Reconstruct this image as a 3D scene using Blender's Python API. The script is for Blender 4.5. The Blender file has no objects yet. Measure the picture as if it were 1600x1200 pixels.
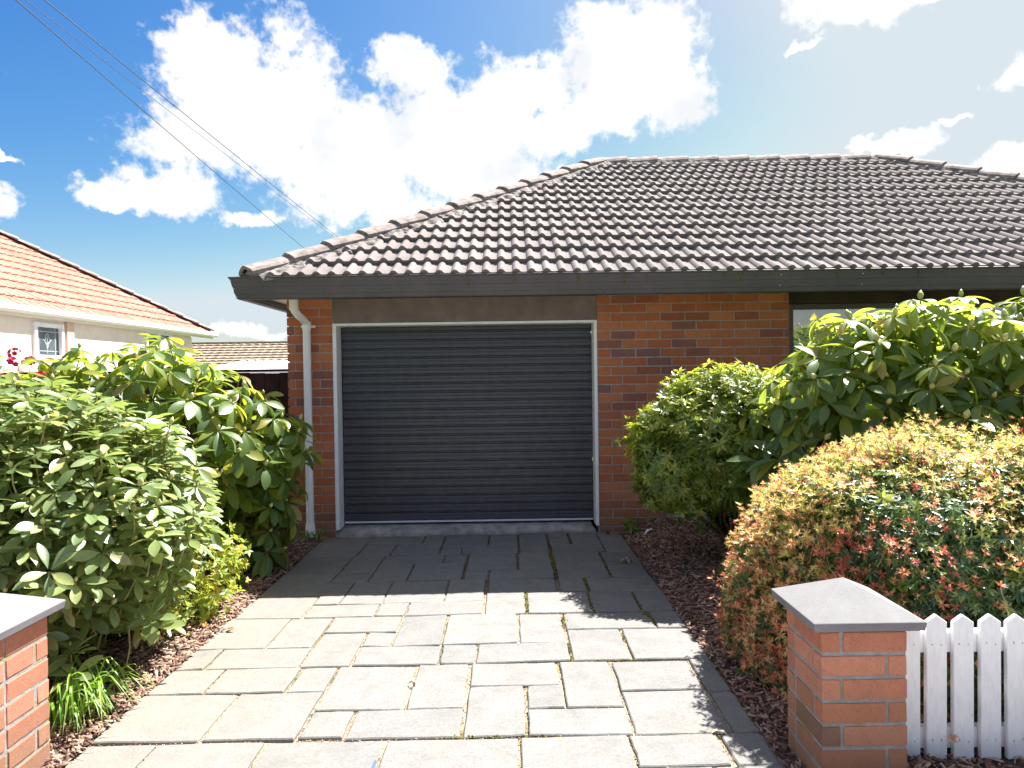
import bpy, bmesh, math, random
import numpy as np
from mathutils import Vector, Matrix
random.seed(7); RNG = np.random.default_rng(7)
R = math.radians
scene = bpy.context.scene
COL = scene.collection

# ------------------------------------------------------------------ camera
CAM_H = 1.547
cd = bpy.data.cameras.new('camera'); cam = bpy.data.objects.new('camera', cd); COL.objects.link(cam)
cd.lens = 24.0; cd.sensor_width = 36.0; cd.clip_start = 0.05; cd.clip_end = 3000
cam.matrix_world = (Matrix.Translation((0, 0, CAM_H)) @ Matrix.Rotation(R(-0.203), 4, 'Z')
                    @ Matrix.Rotation(R(90 - 0.805), 4, 'X') @ Matrix.Rotation(R(-0.82), 4, 'Z'))
scene.camera = cam

# ------------------------------------------------------------------ light
SUN_EL, SUN_AZ = 56.0, 45.0          # azimuth measured from +Y towards +X
SUN_STRENGTH, SKY_STRENGTH, CLOUD = 5.0, 0.066, 0.295
scene.view_settings.view_transform = 'Standard'; scene.view_settings.look = 'None'
scene.view_settings.gamma = 1.0; scene.view_settings.use_curve_mapping = False
scene.view_settings.exposure = 1.92
sl = bpy.data.lights.new('sun', 'SUN'); sl.energy = SUN_STRENGTH; sl.angle = R(0.55); sl.color = (1.0, 0.972, 0.935)
so = bpy.data.objects.new('sun', sl); COL.objects.link(so)
sdir = Vector((math.sin(R(SUN_AZ)) * math.cos(R(SUN_EL)), math.cos(R(SUN_AZ)) * math.cos(R(SUN_EL)), math.sin(R(SUN_EL))))
so.rotation_euler = sdir.to_track_quat('Z', 'Y').to_euler()

# ------------------------------------------------------------------ node helpers
class NT:
    def __init__(s, tree): s.t = tree; s.n = tree.nodes; s.l = tree.links
    def node(s, kind, **kw):
        n = s.n.new(kind)
        for k, v in kw.items(): setattr(n, k, v)
        return n
    def put(s, sock, v):
        if v is None: return
        if isinstance(v, bpy.types.NodeSocket): s.l.new(v, sock)
        else: sock.default_value = v
    def math(s, op, a, b=None, c=None, clamp=False):
        n = s.node('ShaderNodeMath', operation=op, use_clamp=clamp)
        for i, v in enumerate((a, b, c)): s.put(n.inputs[i], v) if v is not None else None
        return n.outputs[0]
    def vmath(s, op, a, b=None):
        n = s.node('ShaderNodeVectorMath', operation=op)
        s.put(n.inputs[0], a)
        if b is not None: s.put(n.inputs[1], b)
        return n.outputs['Value'] if op in ('LENGTH', 'DOT_PRODUCT') else n.outputs[0]
    def noise(s, vec, scale, detail=4, rough=0.55, dist=0.0):
        n = s.node('ShaderNodeTexNoise'); s.put(n.inputs['Vector'], vec)
        n.inputs['Scale'].default_value = scale; n.inputs['Detail'].default_value = detail
        n.inputs['Roughness'].default_value = rough; n.inputs['Distortion'].default_value = dist
        return n.outputs['Fac']
    def voro(s, vec, scale, feature='F1', out='Distance'):
        n = s.node('ShaderNodeTexVoronoi', feature=feature); s.put(n.inputs['Vector'], vec)
        n.inputs['Scale'].default_value = scale
        return n.outputs[out]
    def ramp(s, fac, stops, interp='LINEAR'):
        n = s.node('ShaderNodeValToRGB'); cr = n.color_ramp; cr.interpolation = interp
        while len(cr.elements) < len(stops): cr.elements.new(0.5)
        for e, (p, c) in zip(cr.elements, stops):
            e.position = p; e.color = (c[0], c[1], c[2], 1) if not isinstance(c, (int, float)) else (c, c, c, 1)
        s.put(n.inputs[0], fac); return n.outputs[0]
    def mix(s, fac, a, b, mode='MIX'):
        n = s.node('ShaderNodeMix', data_type='RGBA', blend_type=mode)
        s.put(n.inputs['Factor'], fac)
        for k, v in ((6, a), (7, b)):
            if isinstance(v, (tuple, list)): v = (v[0], v[1], v[2], 1)
            s.put(n.inputs[k], v)
        return n.outputs[2]
    def bump(s, height, strength=0.3, dist=0.01, normal=None):
        n = s.node('ShaderNodeBump'); n.inputs['Strength'].default_value = strength
        n.inputs['Distance'].default_value = dist; s.put(n.inputs['Height'], height)
        if normal is not None: s.put(n.inputs['Normal'], normal)
        return n.outputs[0]
    def obj(s): return s.node('ShaderNodeTexCoord').outputs['Object']
    def pos(s): return s.node('ShaderNodeNewGeometry').outputs['Position']
    def rnd(s): return s.node('ShaderNodeObjectInfo').outputs['Random']
    def attr(s, name):
        n = s.node('ShaderNodeAttribute'); n.attribute_name = name; return n.outputs['Fac']

def material(name):
    m = bpy.data.materials.new(name); m.use_nodes = True
    t = NT(m.node_tree); b = t.n['Principled BSDF']
    return m, t, b

def plain(name, col, rough=0.6, spec=0.4, vary=0.08, scale=6.0, metallic=0.0, bump=0.0, bscale=40):
    m, t, b = material(name)
    p = t.pos()
    f = t.noise(p, scale, 5, 0.6)
    lo = tuple(c * (1 - vary * 2) for c in col); hi = tuple(min(1, c * (1 + vary * 2)) for c in col)
    t.put(b.inputs['Base Color'], t.ramp(f, [(0.3, lo), (0.7, hi)]))
    b.inputs['Roughness'].default_value = rough; b.inputs['Specular IOR Level'].default_value = spec
    b.inputs['Metallic'].default_value = metallic
    if bump: t.put(b.inputs['Normal'], t.bump(t.noise(p, bscale, 5), bump, 0.005))
    return m

# ------------------------------------------------------------------ sky
world = bpy.data.worlds.new('World'); scene.world = world; world.use_nodes = True
wt = NT(world.node_tree); wt.n.clear()
out = wt.node('ShaderNodeOutputWorld'); sky = wt.node('ShaderNodeTexSky', sky_type='NISHITA')
sky.sun_disc = False; sky.sun_elevation = R(SUN_EL); sky.sun_rotation = R(SUN_AZ)
sky.air_density = 1.0; sky.dust_density = 1.5; sky.ozone_density = 1.6; sky.altitude = 50
hs = wt.node('ShaderNodeHueSaturation'); hs.inputs['Saturation'].default_value = 1.25
wt.put(hs.inputs['Color'], sky.outputs[0])
sp3 = wt.node('ShaderNodeSeparateColor'); wt.put(sp3.inputs[0], hs.outputs[0]); cb3 = wt.node('ShaderNodeCombineColor')
KS = 0.204
for ch, (gain, gam) in enumerate(((1.27, 1.9), (0.76, 1.38), (0.68, 0.68))):      # tone of this sky: deep blue away from the sun, milky towards it
    q_ = wt.math('MULTIPLY', wt.math('POWER', wt.math('MULTIPLY', sp3.outputs[ch], KS), gam), gain)
    wt.put(cb3.inputs[ch], wt.math('DIVIDE', wt.math('MINIMUM', q_, (0.585, 0.655, 0.71)[ch]), KS))
bg = wt.node('ShaderNodeBackground'); bg.inputs[1].default_value = SKY_STRENGTH; wt.put(bg.inputs[0], cb3.outputs[0])
D = wt.vmath('NORMALIZE', wt.node('ShaderNodeTexCoord').outputs['Generated'])
CLOUDS = [(-0.362, 0.848, 0.388, 0.067, 0.0709), (-0.396, 0.867, 0.304, 0.0887, 0.0605), (-0.306, 0.889, 0.34, 0.1407, 0.1159), (-0.201, 0.932, 0.303, 0.165, 0.0955), (-0.18, 0.952, 0.247, 0.1333, 0.0533), (-0.08, 0.946, 0.314, 0.1764, 0.0882), (-0.479, 0.848, 0.228, 0.0553, 0.0221), (-0.429, 0.873, 0.234, 0.0813, 0.0342), (-0.343, 0.915, 0.212, 0.0469, 0.0154), (-0.126, 0.908, 0.399, 0.0719, 0.0355), (0.026, 0.924, 0.383, 0.0817, 0.0473), (0.087, 0.937, 0.339, 0.0524, 0.0437), (0.155, 0.896, 0.415, 0.1169, 0.0793), (0.22, 0.905, 0.364, 0.0591, 0.0549), (0.117, 0.883, 0.455, 0.0452, 0.0205), (-0.034, 0.935, 0.335, 0.085, 0.055), (0.06, 0.94, 0.33, 0.07, 0.045), (0.0, 0.96, 0.27, 0.12, 0.05), (0.17, 0.915, 0.37, 0.10, 0.06), (0.42, 0.801, 0.427, 0.0784, 0.0284), (0.494, 0.765, 0.414, 0.0499, 0.0128), (0.569, 0.756, 0.324, 0.0297, 0.0226), (0.49, 0.827, 0.277, 0.0448, 0.0201), (0.444, 0.85, 0.284, 0.0254, 0.0095), (0.583, 0.78, 0.23, 0.0656, 0.019), (-0.581, 0.788, 0.204, 0.0249, 0.0235), (-0.569, 0.783, 0.252, 0.0306, 0.0066), (-0.357, 0.932, 0.065, 0.0523, 0.0096), (0.373, 0.841, 0.392, 0.0274, 0.0063), (0.528, 0.797, 0.294, 0.0186, 0.006)]
warp = wt.node('ShaderNodeTexNoise'); wt.put(warp.inputs['Vector'], D)
warp.inputs['Scale'].default_value = 9; warp.inputs['Detail'].default_value = 5
wv = wt.vmath('SUBTRACT', warp.outputs['Color'], (0.5, 0.5, 0.5))
wv = wt.vmath('MULTIPLY', wv, (0.06, 0.06, 0.06))
warp2 = wt.node('ShaderNodeTexNoise'); wt.put(warp2.inputs['Vector'], D)
warp2.inputs['Scale'].default_value = 45; warp2.inputs['Detail'].default_value = 5
wv2 = wt.vmath('MULTIPLY', wt.vmath('SUBTRACT', warp2.outputs['Color'], (0.5, 0.5, 0.5)), (0.045, 0.045, 0.035))
DW = wt.vmath('ADD', wt.vmath('ADD', D, wv), wv2)
field = None
for (x, y, z, rx, ry) in CLOUDS:
    l = wt.vmath('LENGTH', wt.vmath('MULTIPLY', wt.vmath('SUBTRACT', DW, (x, y, z)), (1 / rx, 1 / rx, 1 / ry)))
    l = wt.math('SUBTRACT', 1.0, l)
    field = l if field is None else wt.math('SMOOTH_MAX', field, l, 0.2)
# the rest of the sky: loose cumulus away from the part in view
gen = wt.math('MULTIPLY', wt.math('SUBTRACT', wt.noise(wt.vmath('MULTIPLY', D, (1, 1, 1.6)), 2.3, 3), 0.49), 4.0)
sepd = wt.node('ShaderNodeSeparateXYZ'); wt.put(sepd.inputs[0], D)
away = wt.math('MULTIPLY', wt.math('SUBTRACT', 0.62, sepd.outputs['Y']), 3.0)
gen = wt.math('MINIMUM', gen, wt.math('MINIMUM', away, 0.6))
field = wt.math('MAXIMUM', field, gen)
n1 = wt.noise(D, 13, 9, 0.62)
n2 = wt.noise(D, 60, 6, 0.6)
field = wt.math('ADD', field, wt.math('MULTIPLY', wt.math('SUBTRACT', n1, 0.5), 1.7))
field = wt.math('ADD', field, wt.math('MULTIPLY', wt.math('SUBTRACT', n2, 0.5), 0.8))
mr = wt.node('ShaderNodeMapRange', interpolation_type='SMOOTHSTEP'); wt.put(mr.inputs['Value'], field)
mr.inputs['From Min'].default_value = -0.02; mr.inputs['From Max'].default_value = 0.40
bc = wt.node('ShaderNodeBackground'); bc.inputs[1].default_value = CLOUD
shade = wt.noise(wt.vmath('ADD', D, (0.02, 0, 0.03)), 7, 4, 0.55)
wt.put(bc.inputs[0], wt.ramp(shade, [(0.34, (0.82, 0.84, 0.875)), (0.43, (0.94, 0.95, 0.965)), (0.5, (1, 1, 1))]))
mx = wt.node('ShaderNodeMixShader'); wt.put(mx.inputs[0], mr.outputs[0]); wt.put(mx.inputs[1], bg.outputs[0]); wt.put(mx.inputs[2], bc.outputs[0])
wt.put(out.inputs[0], mx.outputs[0])

# ------------------------------------------------------------------ object helpers
def setp(o, label=None, cat=None, group=None, kind=None):
    if label: o['label'] = label
    if cat: o['category'] = cat
    if group: o['group'] = group
    if kind: o['kind'] = kind
    return o
def empty(name, loc=(0, 0, 0), label=None, cat=None, group=None):
    o = bpy.data.objects.new(name, None); o.location = loc; o.empty_display_size = 0.2
    COL.objects.link(o); return setp(o, label, cat, group)
def link(name, me, mat=None, parent=None, mw=None, kind=None, smooth=False):
    """me placed in world space by mw; parents are all kept at identity rotation"""
    if mat is not None and not me.materials: me.materials.append(mat)
    o = bpy.data.objects.new(name, me); COL.objects.link(o)
    if smooth:
        me.polygons.foreach_set('use_smooth', [True] * len(me.polygons))
    if parent is not None:
        o.parent = parent
        off = Vector((0, 0, 0)); p = parent
        while p is not None: off += p.location; p = p.parent
        m = mw if mw is not None else Matrix.Identity(4)
        o.matrix_basis = Matrix.Translation(-off) @ m
    elif mw is not None: o.matrix_basis = mw
    if kind: o['kind'] = kind
    return o

class MB:
    def __init__(s): s.v = []; s.f = []
    def add(s, vs, fs):
        b = len(s.v); s.v += [tuple(v) for v in vs]; s.f += [tuple(b + i for i in f) for f in fs]; return s
    def box(s, x0, x1, y0, y1, z0, z1):
        return s.add([(x0, y0, z0), (x1, y0, z0), (x1, y1, z0), (x0, y1, z0), (x0, y0, z1), (x1, y0, z1), (x1, y1, z1), (x0, y1, z1)],
                     [(0, 3, 2, 1), (4, 5, 6, 7), (0, 1, 5, 4), (1, 2, 6, 5), (2, 3, 7, 6), (3, 0, 4, 7)])
    def tube(s, pts, rad, n=8, cap=True):
        pts = [Vector(p) for p in pts]; rings = []
        if not isinstance(rad, (list, tuple)): rad = [rad] * len(pts)
        b = len(s.v); up = None
        for i, p in enumerate(pts):
            d = (pts[min(i + 1, len(pts) - 1)] - pts[max(i - 1, 0)]).normalized()
            if up is None or abs(up.dot(d)) > 0.98: up = Vector((0, 0, 1)) if abs(d.z) < 0.9 else Vector((1, 0, 0))
            u = d.cross(up).normalized(); w = u.cross(d).normalized(); up = w
            for k in range(n):
                a = 2 * math.pi * k / n; s.v.append(tuple(p + (u * math.cos(a) + w * math.sin(a)) * rad[i]))
        for i in range(len(pts) - 1):
            for k in range(n):
                a = b + i * n + k; c = b + i * n + (k + 1) % n
                s.f.append((a, a + n, c + n, c))
        if cap:
            s.f.append(tuple(b + k for k in range(n))); s.f.append(tuple(b + (len(pts) - 1) * n + k for k in reversed(range(n))))
        return s
    def mesh(s, name='m', bevel=0.0, seg=1):
        me = bpy.data.meshes.new(name); me.from_pydata(s.v, [], s.f); me.update()
        if bevel:
            bm = bmesh.new(); bm.from_mesh(me)
            bmesh.ops.bevel(bm, geom=bm.edges[:], offset=bevel, segments=seg, profile=0.5, affect='EDGES', clamp_overlap=True)
            bmesh.ops.recalc_face_normals(bm, faces=bm.faces[:])
            bm.to_mesh(me); bm.free()
        return me
def box(name, b, mat, parent=None, bevel=0.0, kind=None):
    return link(name, MB().box(*b).mesh(name, bevel), mat, parent, kind=kind)

def instances(name, tv, tf, M, P, tint=None, mat=None, parent=None, kind=None):
    """one mesh out of many copies of a small template: M (N,3,3) columns = axes*scale, P (N,3)"""
    tv = np.asarray(tv, float); N = len(P); nv = len(tv)
    V = np.einsum('nij,vj->nvi', M, tv) + P[:, None, :]
    loops = np.concatenate([np.array(f) for f in tf]); ln = np.array([len(f) for f in tf])
    L = (loops[None, :] + (np.arange(N) * nv)[:, None]).ravel()
    LT = np.tile(ln, N); LS = np.concatenate([[0], np.cumsum(LT)[:-1]])
    me = bpy.data.meshes.new(name); me.vertices.add(N * nv); me.vertices.foreach_set('co', V.ravel())
    me.loops.add(len(L)); me.loops.foreach_set('vertex_index', L.astype(np.int32))
    me.polygons.add(len(LT)); me.polygons.foreach_set('loop_start', LS.astype(np.int32))
    try: me.polygons.foreach_set('loop_total', LT.astype(np.int32))
    except Exception: pass
    me.update(calc_edges=True)
    if tint is not None:
        a = me.attributes.new('tint', 'FLOAT', 'POINT'); a.data.foreach_set('value', np.repeat(tint, nv).astype(np.float32))
    return link(name, me, mat, parent, kind=kind)
def tmesh(name, tv, tf, tint=None):
    me = bpy.data.meshes.new(name); me.from_pydata([tuple(v) for v in tv], [], [tuple(f) for f in tf]); me.update()
    return me
def mat4(M, P):
    m = Matrix.Identity(4)
    for i in range(3):
        for j in range(3): m[i][j] = float(M[i][j])
        m[i][3] = float(P[i])
    return m
def nrm(a): return a / np.maximum(np.linalg.norm(a, axis=-1, keepdims=True), 1e-9)
FWD = np.array([math.sin(R(0.2)), 1, 0]);
def in_frame(P, margin=0.0):
    d = P - np.array([0, 0, CAM_H]); y = np.maximum(d[:, 1], 0.01)
    u, v = d[:, 0] / y, d[:, 2] / y
    return (d[:, 1] > 0.1) & (np.abs(u) < 0.75 + margin) & (np.abs(v + 0.014) < 0.565 + margin)

# ------------------------------------------------------------------ materials
def brick_mat(name, stops, speck=0.5, dirt=True):
    m, t, b = material(name)
    r = t.rnd(); p = t.pos()
    base = t.ramp(r, stops, 'LINEAR')
    n = t.noise(p, 30, 6, 0.7); n2 = t.noise(p, 240, 3, 0.6); big = t.noise(p, 7, 4)
    c = t.mix(t.ramp(n, [(0.35, 0.0), (0.72, 0.75)]), base, t.mix(0.5, base, (0.16, 0.09, 0.06)))
    c = t.mix(t.ramp(big, [(0.40, 0.0), (0.75, 0.35)]), c, t.mix(0.6, base, (0.50, 0.22, 0.12)))
    sp = t.ramp(t.voro(p, 120), [(0.14, 1.0), (0.28, 0.0)])
    sp = t.math('MULTIPLY', sp, t.ramp(t.noise(p, 40, 3), [(0.44, 0.0), (0.58, 1.0)]))
    c = t.mix(t.math('MULTIPLY', sp, speck), c, (0.045, 0.03, 0.028))
    if dirt:
        z = t.node('ShaderNodeSeparateXYZ'); t.put(z.inputs[0], p)
        low = t.math('SUBTRACT', 0.32, t.math('ADD', z.outputs['Z'], t.math('MULTIPLY', t.noise(p, 5, 3), -0.25)))
        low = t.math('MULTIPLY', low, 2.6, clamp=True)
        c = t.mix(t.math('MULTIPLY', low, 0.6), c, (0.16, 0.12, 0.075))
    t.put(b.inputs['Base Color'], c); b.inputs['Roughness'].default_value = 0.88; b.inputs['Specular IOR Level'].default_value = 0.2
    h = t.math('ADD', n2, t.math('MULTIPLY', n, 0.8))
    t.put(b.inputs['Normal'], t.bump(h, 0.45, 0.004))
    return m
M_BRICK = brick_mat('house_brick', [(0.0, (0.493, 0.144, 0.060)), (0.35, (0.414, 0.121, 0.057)), (0.6, (0.538, 0.190, 0.081)), (0.84, (0.336, 0.098, 0.052)), (0.94, (0.269, 0.098, 0.069)), (1.0, (0.215, 0.108, 0.102))])
M_PBRICK = brick_mat('pillar_brick', [(0.0, (0.47, 0.185, 0.115)), (0.3, (0.38, 0.135, 0.085)), (0.6, (0.50, 0.215, 0.14)), (0.8, (0.43, 0.16, 0.085)), (1.0, (0.36, 0.145, 0.10))], 0.9)
M_PBROWN = brick_mat('pillar_brown_brick', [(0.0, (0.17, 0.085, 0.065)), (1.0, (0.19, 0.09, 0.07))], 0.6)
def mortar_mat(name, col, moss):
    m, t, b = material(name); p = t.pos()
    c = t.ramp(t.noise(p, 25, 5, 0.65), [(0.3, tuple(x * 0.6 for x in col)), (0.7, col)])
    if moss:
        g = t.ramp(t.noise(p, 9, 4), [(0.52, 0.0), (0.66, 0.75)])
        c = t.mix(g, c, (0.20, 0.17, 0.03))
    t.put(b.inputs['Base Color'], c); b.inputs['Roughness'].default_value = 0.95
    t.put(b.inputs['Normal'], t.bump(t.noise(p, 90, 4), 0.5, 0.006)); return m
M_MORTAR = mortar_mat('wall_mortar', (0.43, 0.395, 0.375), False)
M_PMORTAR = mortar_mat('pillar_mortar', (0.285, 0.27, 0.265), True)
M_GUTTER = plain('charcoal_painted_metal', (0.086, 0.074, 0.078), 0.5, 0.35, 0.08, 3)
M_SOFFIT = plain('cream_soffit', (0.86, 0.75, 0.58), 0.6, 0.3, 0.03, 3)
M_LINTEL = plain('brown_painted_board', (0.175, 0.130, 0.126), 0.55, 0.4, 0.12, 5, bump=0.15)
M_WHITE = plain('white_paint', (0.80, 0.80, 0.80), 0.45, 0.4, 0.03, 8)
M_PVC = plain('white_plastic', (0.80, 0.80, 0.81), 0.35, 0.45, 0.04, 5)
M_CONC = plain('concrete', (0.32, 0.30, 0.275), 0.9, 0.2, 0.22, 9, bump=0.4, bscale=60)
M_FOOTPATH = plain('footpath_concrete', (0.46, 0.44, 0.41), 0.9, 0.2, 0.10, 3, bump=0.3, bscale=80)
M_ASPHALT = plain('asphalt', (0.055, 0.054, 0.055), 0.9, 0.2, 0.15, 20, bump=0.4, bscale=120)
M_DARK = plain('dark_room', (0.05, 0.045, 0.04), 0.9, 0.1)
M_FENCEWOOD = plain('dark_stained_timber', (0.045, 0.017, 0.014), 0.75, 0.2, 0.25, 9, bump=0.4, bscale=50)

m, t, b = material('garage_door_steel'); M_DOOR = m
p = t.pos(); st = t.vmath('MULTIPLY', p, (6, 6, 0.7))
t.put(b.inputs['Base Color'], t.ramp(t.noise(st, 3, 5, 0.6), [(0.3, (0.046, 0.046, 0.062)), (0.7, (0.058, 0.058, 0.076))]))
b.inputs['Roughness'].default_value = 0.38; b.inputs['Specular IOR Level'].default_value = 0.5
t.put(b.inputs['Roughness'], t.ramp(t.noise(p, 9, 4), [(0.3, 0.30), (0.7, 0.46)]))

m, t, b = material('roof_tile_concrete'); M_TILE = m
p = t.pos(); r = t.rnd()
c = t.ramp(r, [(0.0, (0.160, 0.138, 0.130)), (0.5, (0.182, 0.158, 0.149)), (1.0, (0.205, 0.180, 0.170))])
c = t.mix(t.ramp(t.noise(p, 5, 6, 0.7), [(0.35, 0.0), (0.75, 0.5)]), c, (0.262, 0.234, 0.220))
c = t.mix(t.ramp(t.noise(p, 38, 4, 0.7), [(0.55, 0.0), (0.75, 0.5)]), c, (0.12, 0.11, 0.10))
c = t.mix(t.ramp(t.noise(p, 14, 3, 0.6), [(0.66, 0.0), (0.72, 0.5)]), c, (0.20, 0.17, 0.07))
t.put(b.inputs['Base Color'], c); b.inputs['Roughness'].default_value = 0.9; b.inputs['Specular IOR Level'].default_value = 0.12
t.put(b.inputs['Normal'], t.bump(t.noise(p, 130, 3), 0.35, 0.004))
M_CAP = plain('ridge_cap_concrete', (0.235, 0.200, 0.182), 0.9, 0.12, 0.22, 11, bump=0.5, bscale=60)
M_BED = plain('bedding_mortar', (0.22, 0.195, 0.178), 0.95, 0.1, 0.35, 22, bump=0.6, bscale=45)
M_UNDER = plain('roof_underlay', (0.05, 0.045, 0.045), 0.9, 0.1)

m, t, b = material('terracotta_tile'); M_TERRA = m
p = t.pos(); r = t.rnd()
c = t.ramp(t.math('FRACT', t.math('ADD', r, t.attr('tint'))), [(0.0, (0.35, 0.150, 0.110)), (0.5, (0.40, 0.185, 0.140)), (1.0, (0.44, 0.220, 0.170))])
c = t.mix(t.ramp(t.noise(p, 8, 5, 0.7), [(0.45, 0.0), (0.75, 0.6)]), c, (0.47, 0.26, 0.20))
c = t.mix(t.ramp(t.noise(p, 22, 4, 0.7), [(0.58, 0.0), (0.75, 0.7)]), c, (0.24, 0.085, 0.055))
t.put(b.inputs['Base Color'], c); b.inputs['Roughness'].default_value = 0.95; b.inputs['Specular IOR Level'].default_value = 0.1
M_STUCCO = plain('peach_stucco', (0.80, 0.685, 0.595), 0.9, 0.15, 0.04, 4, bump=0.5, bscale=40)
M_CREAM = plain('cream_paint', (0.76, 0.70, 0.62), 0.5, 0.35, 0.03, 5)
M_FARTILE = plain('brown_far_tile', (0.30, 0.225, 0.165), 0.85, 0.2, 0.25, 6)
M_ZINC = plain('white_roof_sheet', (0.72, 0.73, 0.76), 0.4, 0.5, 0.05, 3)
M_WIRE = plain('cable', (0.05, 0.06, 0.075), 0.6, 0.3)

def paver_mat():
    m, t, b = material('concrete_paver'); p = t.pos(); r = t.rnd()
    off = t.node('ShaderNodeCombineXYZ'); t.put(off.inputs[0], t.math('MULTIPLY', r, 31.0)); t.put(off.inputs[1], t.math('MULTIPLY', r, 17.0))
    q = t.vmath('ADD', p, off.outputs[0])
    c = t.ramp(r, [(0.0, (0.181, 0.179, 0.171)), (0.35, (0.213, 0.208, 0.199)), (0.7, (0.199, 0.193, 0.184)), (1.0, (0.227, 0.220, 0.207))])
    c = t.mix(t.ramp(t.noise(q, 2.6, 5, 0.6), [(0.38, 0.0), (0.72, 0.6)]), c, (0.246, 0.227, 0.198))
    c = t.mix(t.ramp(t.noise(q, 5.5, 7, 0.75), [(0.42, 0.0), (0.72, 0.8)]), c, (0.144, 0.140, 0.130))
    c = t.mix(t.ramp(t.noise(t.vmath('MULTIPLY', q, (1, 3, 1)), 9, 5, 0.7), [(0.52, 0.0), (0.8, 0.5)]), c, (0.275, 0.264, 0.251))
    c = t.mix(t.ramp(t.noise(q, 75, 5, 0.75), [(0.42, 0.0), (0.68, 0.5)]), c, (0.109, 0.104, 0.102))
    x = t.node('ShaderNodeSeparateXYZ'); t.put(x.inputs[0], p)
    lf = t.math('MULTIPLY', t.math('SUBTRACT', -0.7, x.outputs['X']), 0.5, clamp=True)     # warm lichen on the left side
    c = t.mix(t.math('MULTIPLY', lf, t.ramp(t.noise(p, 2, 4), [(0.3, 0.2), (0.7, 1.0)])), c, (0.242, 0.201, 0.146))
    t.put(b.inputs['Base Color'], c); b.inputs['Roughness'].default_value = 0.92; b.inputs['Specular IOR Level'].default_value = 0.12
    h = t.math('ADD', t.noise(q, 90, 5, 0.7), t.math('MULTIPLY', t.noise(q, 14, 4), 0.8))
    t.put(b.inputs['Normal'], t.bump(h, 0.5, 0.006)); return m
M_PAVER = paver_mat()
m, t, b = material('joint_fill'); M_JOINT = m; p = t.pos()
c = t.ramp(t.noise(p, 60, 5, 0.75), [(0.3, (0.12, 0.085, 0.055)), (0.5, (0.36, 0.27, 0.18)), (0.7, (0.50, 0.41, 0.29))])
y = t.node('ShaderNodeSeparateXYZ'); t.put(y.inputs[0], p)
dk = t.math('MULTIPLY', t.math('SUBTRACT', y.outputs['Y'], 4.6), 1.6, clamp=True)     # joint fill darkens towards the door
c = t.mix(t.math('MULTIPLY', dk, 0.85), c, (0.05, 0.042, 0.032))
c = t.mix(t.ramp(t.noise(p, 3.2, 4), [(0.52, 0.0), (0.62, 0.85)]), c, (0.12, 0.10, 0.018))
t.put(b.inputs['Base Color'], c); b.inputs['Roughness'].default_value = 1.0
t.put(b.inputs['Normal'], t.bump(t.noise(p, 140, 4), 0.8, 0.01))
m, t, b = material('garden_soil'); M_SOIL = m; p = t.pos()
c = t.ramp(t.noise(p, 28, 6, 0.75), [(0.3, (0.055, 0.032, 0.022)), (0.55, (0.13, 0.08, 0.055)), (0.75, (0.28, 0.19, 0.13))])
t.put(b.inputs['Base Color'], c); b.inputs['Roughness'].default_value = 1.0
t.put(b.inputs['Normal'], t.bump(t.noise(p, 55, 5, 0.7), 1.0, 0.03))
M_GRASS = plain('lawn', (0.07, 0.10, 0.03), 0.9, 0.1, 0.3, 2)
m, t, b = material('bark_chip'); M_CHIP = m
c = t.ramp(t.attr('tint'), [(0.0, (0.05, 0.027, 0.020)), (0.3, (0.15, 0.078, 0.052)), (0.55, (0.28, 0.165, 0.115)), (0.8, (0.40, 0.27, 0.20)), (1.0, (0.50, 0.40, 0.32))])
t.put(b.inputs['Base Color'], c); b.inputs['Roughness'].default_value = 0.9
m, t, b = material('pebble'); M_PEBBLE = m
t.put(b.inputs['Base Color'], t.ramp(t.attr('tint'), [(0.0, (0.08, 0.06, 0.045)), (0.5, (0.33, 0.25, 0.17)), (1.0, (0.55, 0.46, 0.34))])); b.inputs['Roughness'].default_value = 0.9
m, t, b = material('moss'); M_MOSS = m
t.put(b.inputs['Base Color'], t.ramp(t.attr('tint'), [(0.0, (0.03, 0.033, 0.010)), (0.55, (0.09, 0.085, 0.012)), (1.0, (0.26, 0.20, 0.02))])); b.inputs['Roughness'].default_value = 1.0

def leaf_mat(name, stops, back, trans, rough=0.33, spec=0.5, tr_amt=0.28):
    m, t, b = material(name)
    f = t.math('FRACT', t.math('ADD', t.attr('tint'), t.rnd()))
    c = t.ramp(f, stops)
    c = t.mix(0.22, c, t.mix(1.0, c, t.ramp(t.noise(t.pos(), 45, 3), [(0.3, 0.5), (0.7, 1.3)]), 'MULTIPLY'))
    g = t.node('ShaderNodeNewGeometry')
    c2 = t.mix(g.outputs['Backfacing'], c, back)
    t.put(b.inputs['Base Color'], c2)
    t.put(b.inputs['Roughness'], t.math('ADD', rough, t.math('MULTIPLY', g.outputs['Backfacing'], 0.3)))
    b.inputs['Specular IOR Level'].default_value = spec
    tr = t.node('ShaderNodeBsdfTranslucent'); t.put(tr.inputs[0], t.mix(0.5, trans, t.mix(1.0, c, (4, 4, 3), 'MULTIPLY')))
    mxx = t.node('ShaderNodeMixShader'); mxx.inputs[0].default_value = tr_amt
    t.put(mxx.inputs[1], b.outputs[0]); t.put(mxx.inputs[2], tr.outputs[0])
    t.put(t.n['Material Output'].inputs[0], mxx.outputs[0]); return m
M_RHODO_A = leaf_mat('rhododendron_leaf_sage', [(0.0, (0.080, 0.128, 0.038)), (0.45, (0.135, 0.190, 0.060)), (0.8, (0.200, 0.250, 0.085)), (0.95, (0.28, 0.31, 0.10)), (1.0, (0.26, 0.21, 0.08))], (0.20, 0.22, 0.09), (0.42, 0.48, 0.06), 0.40, 0.85, 0.24)
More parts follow.
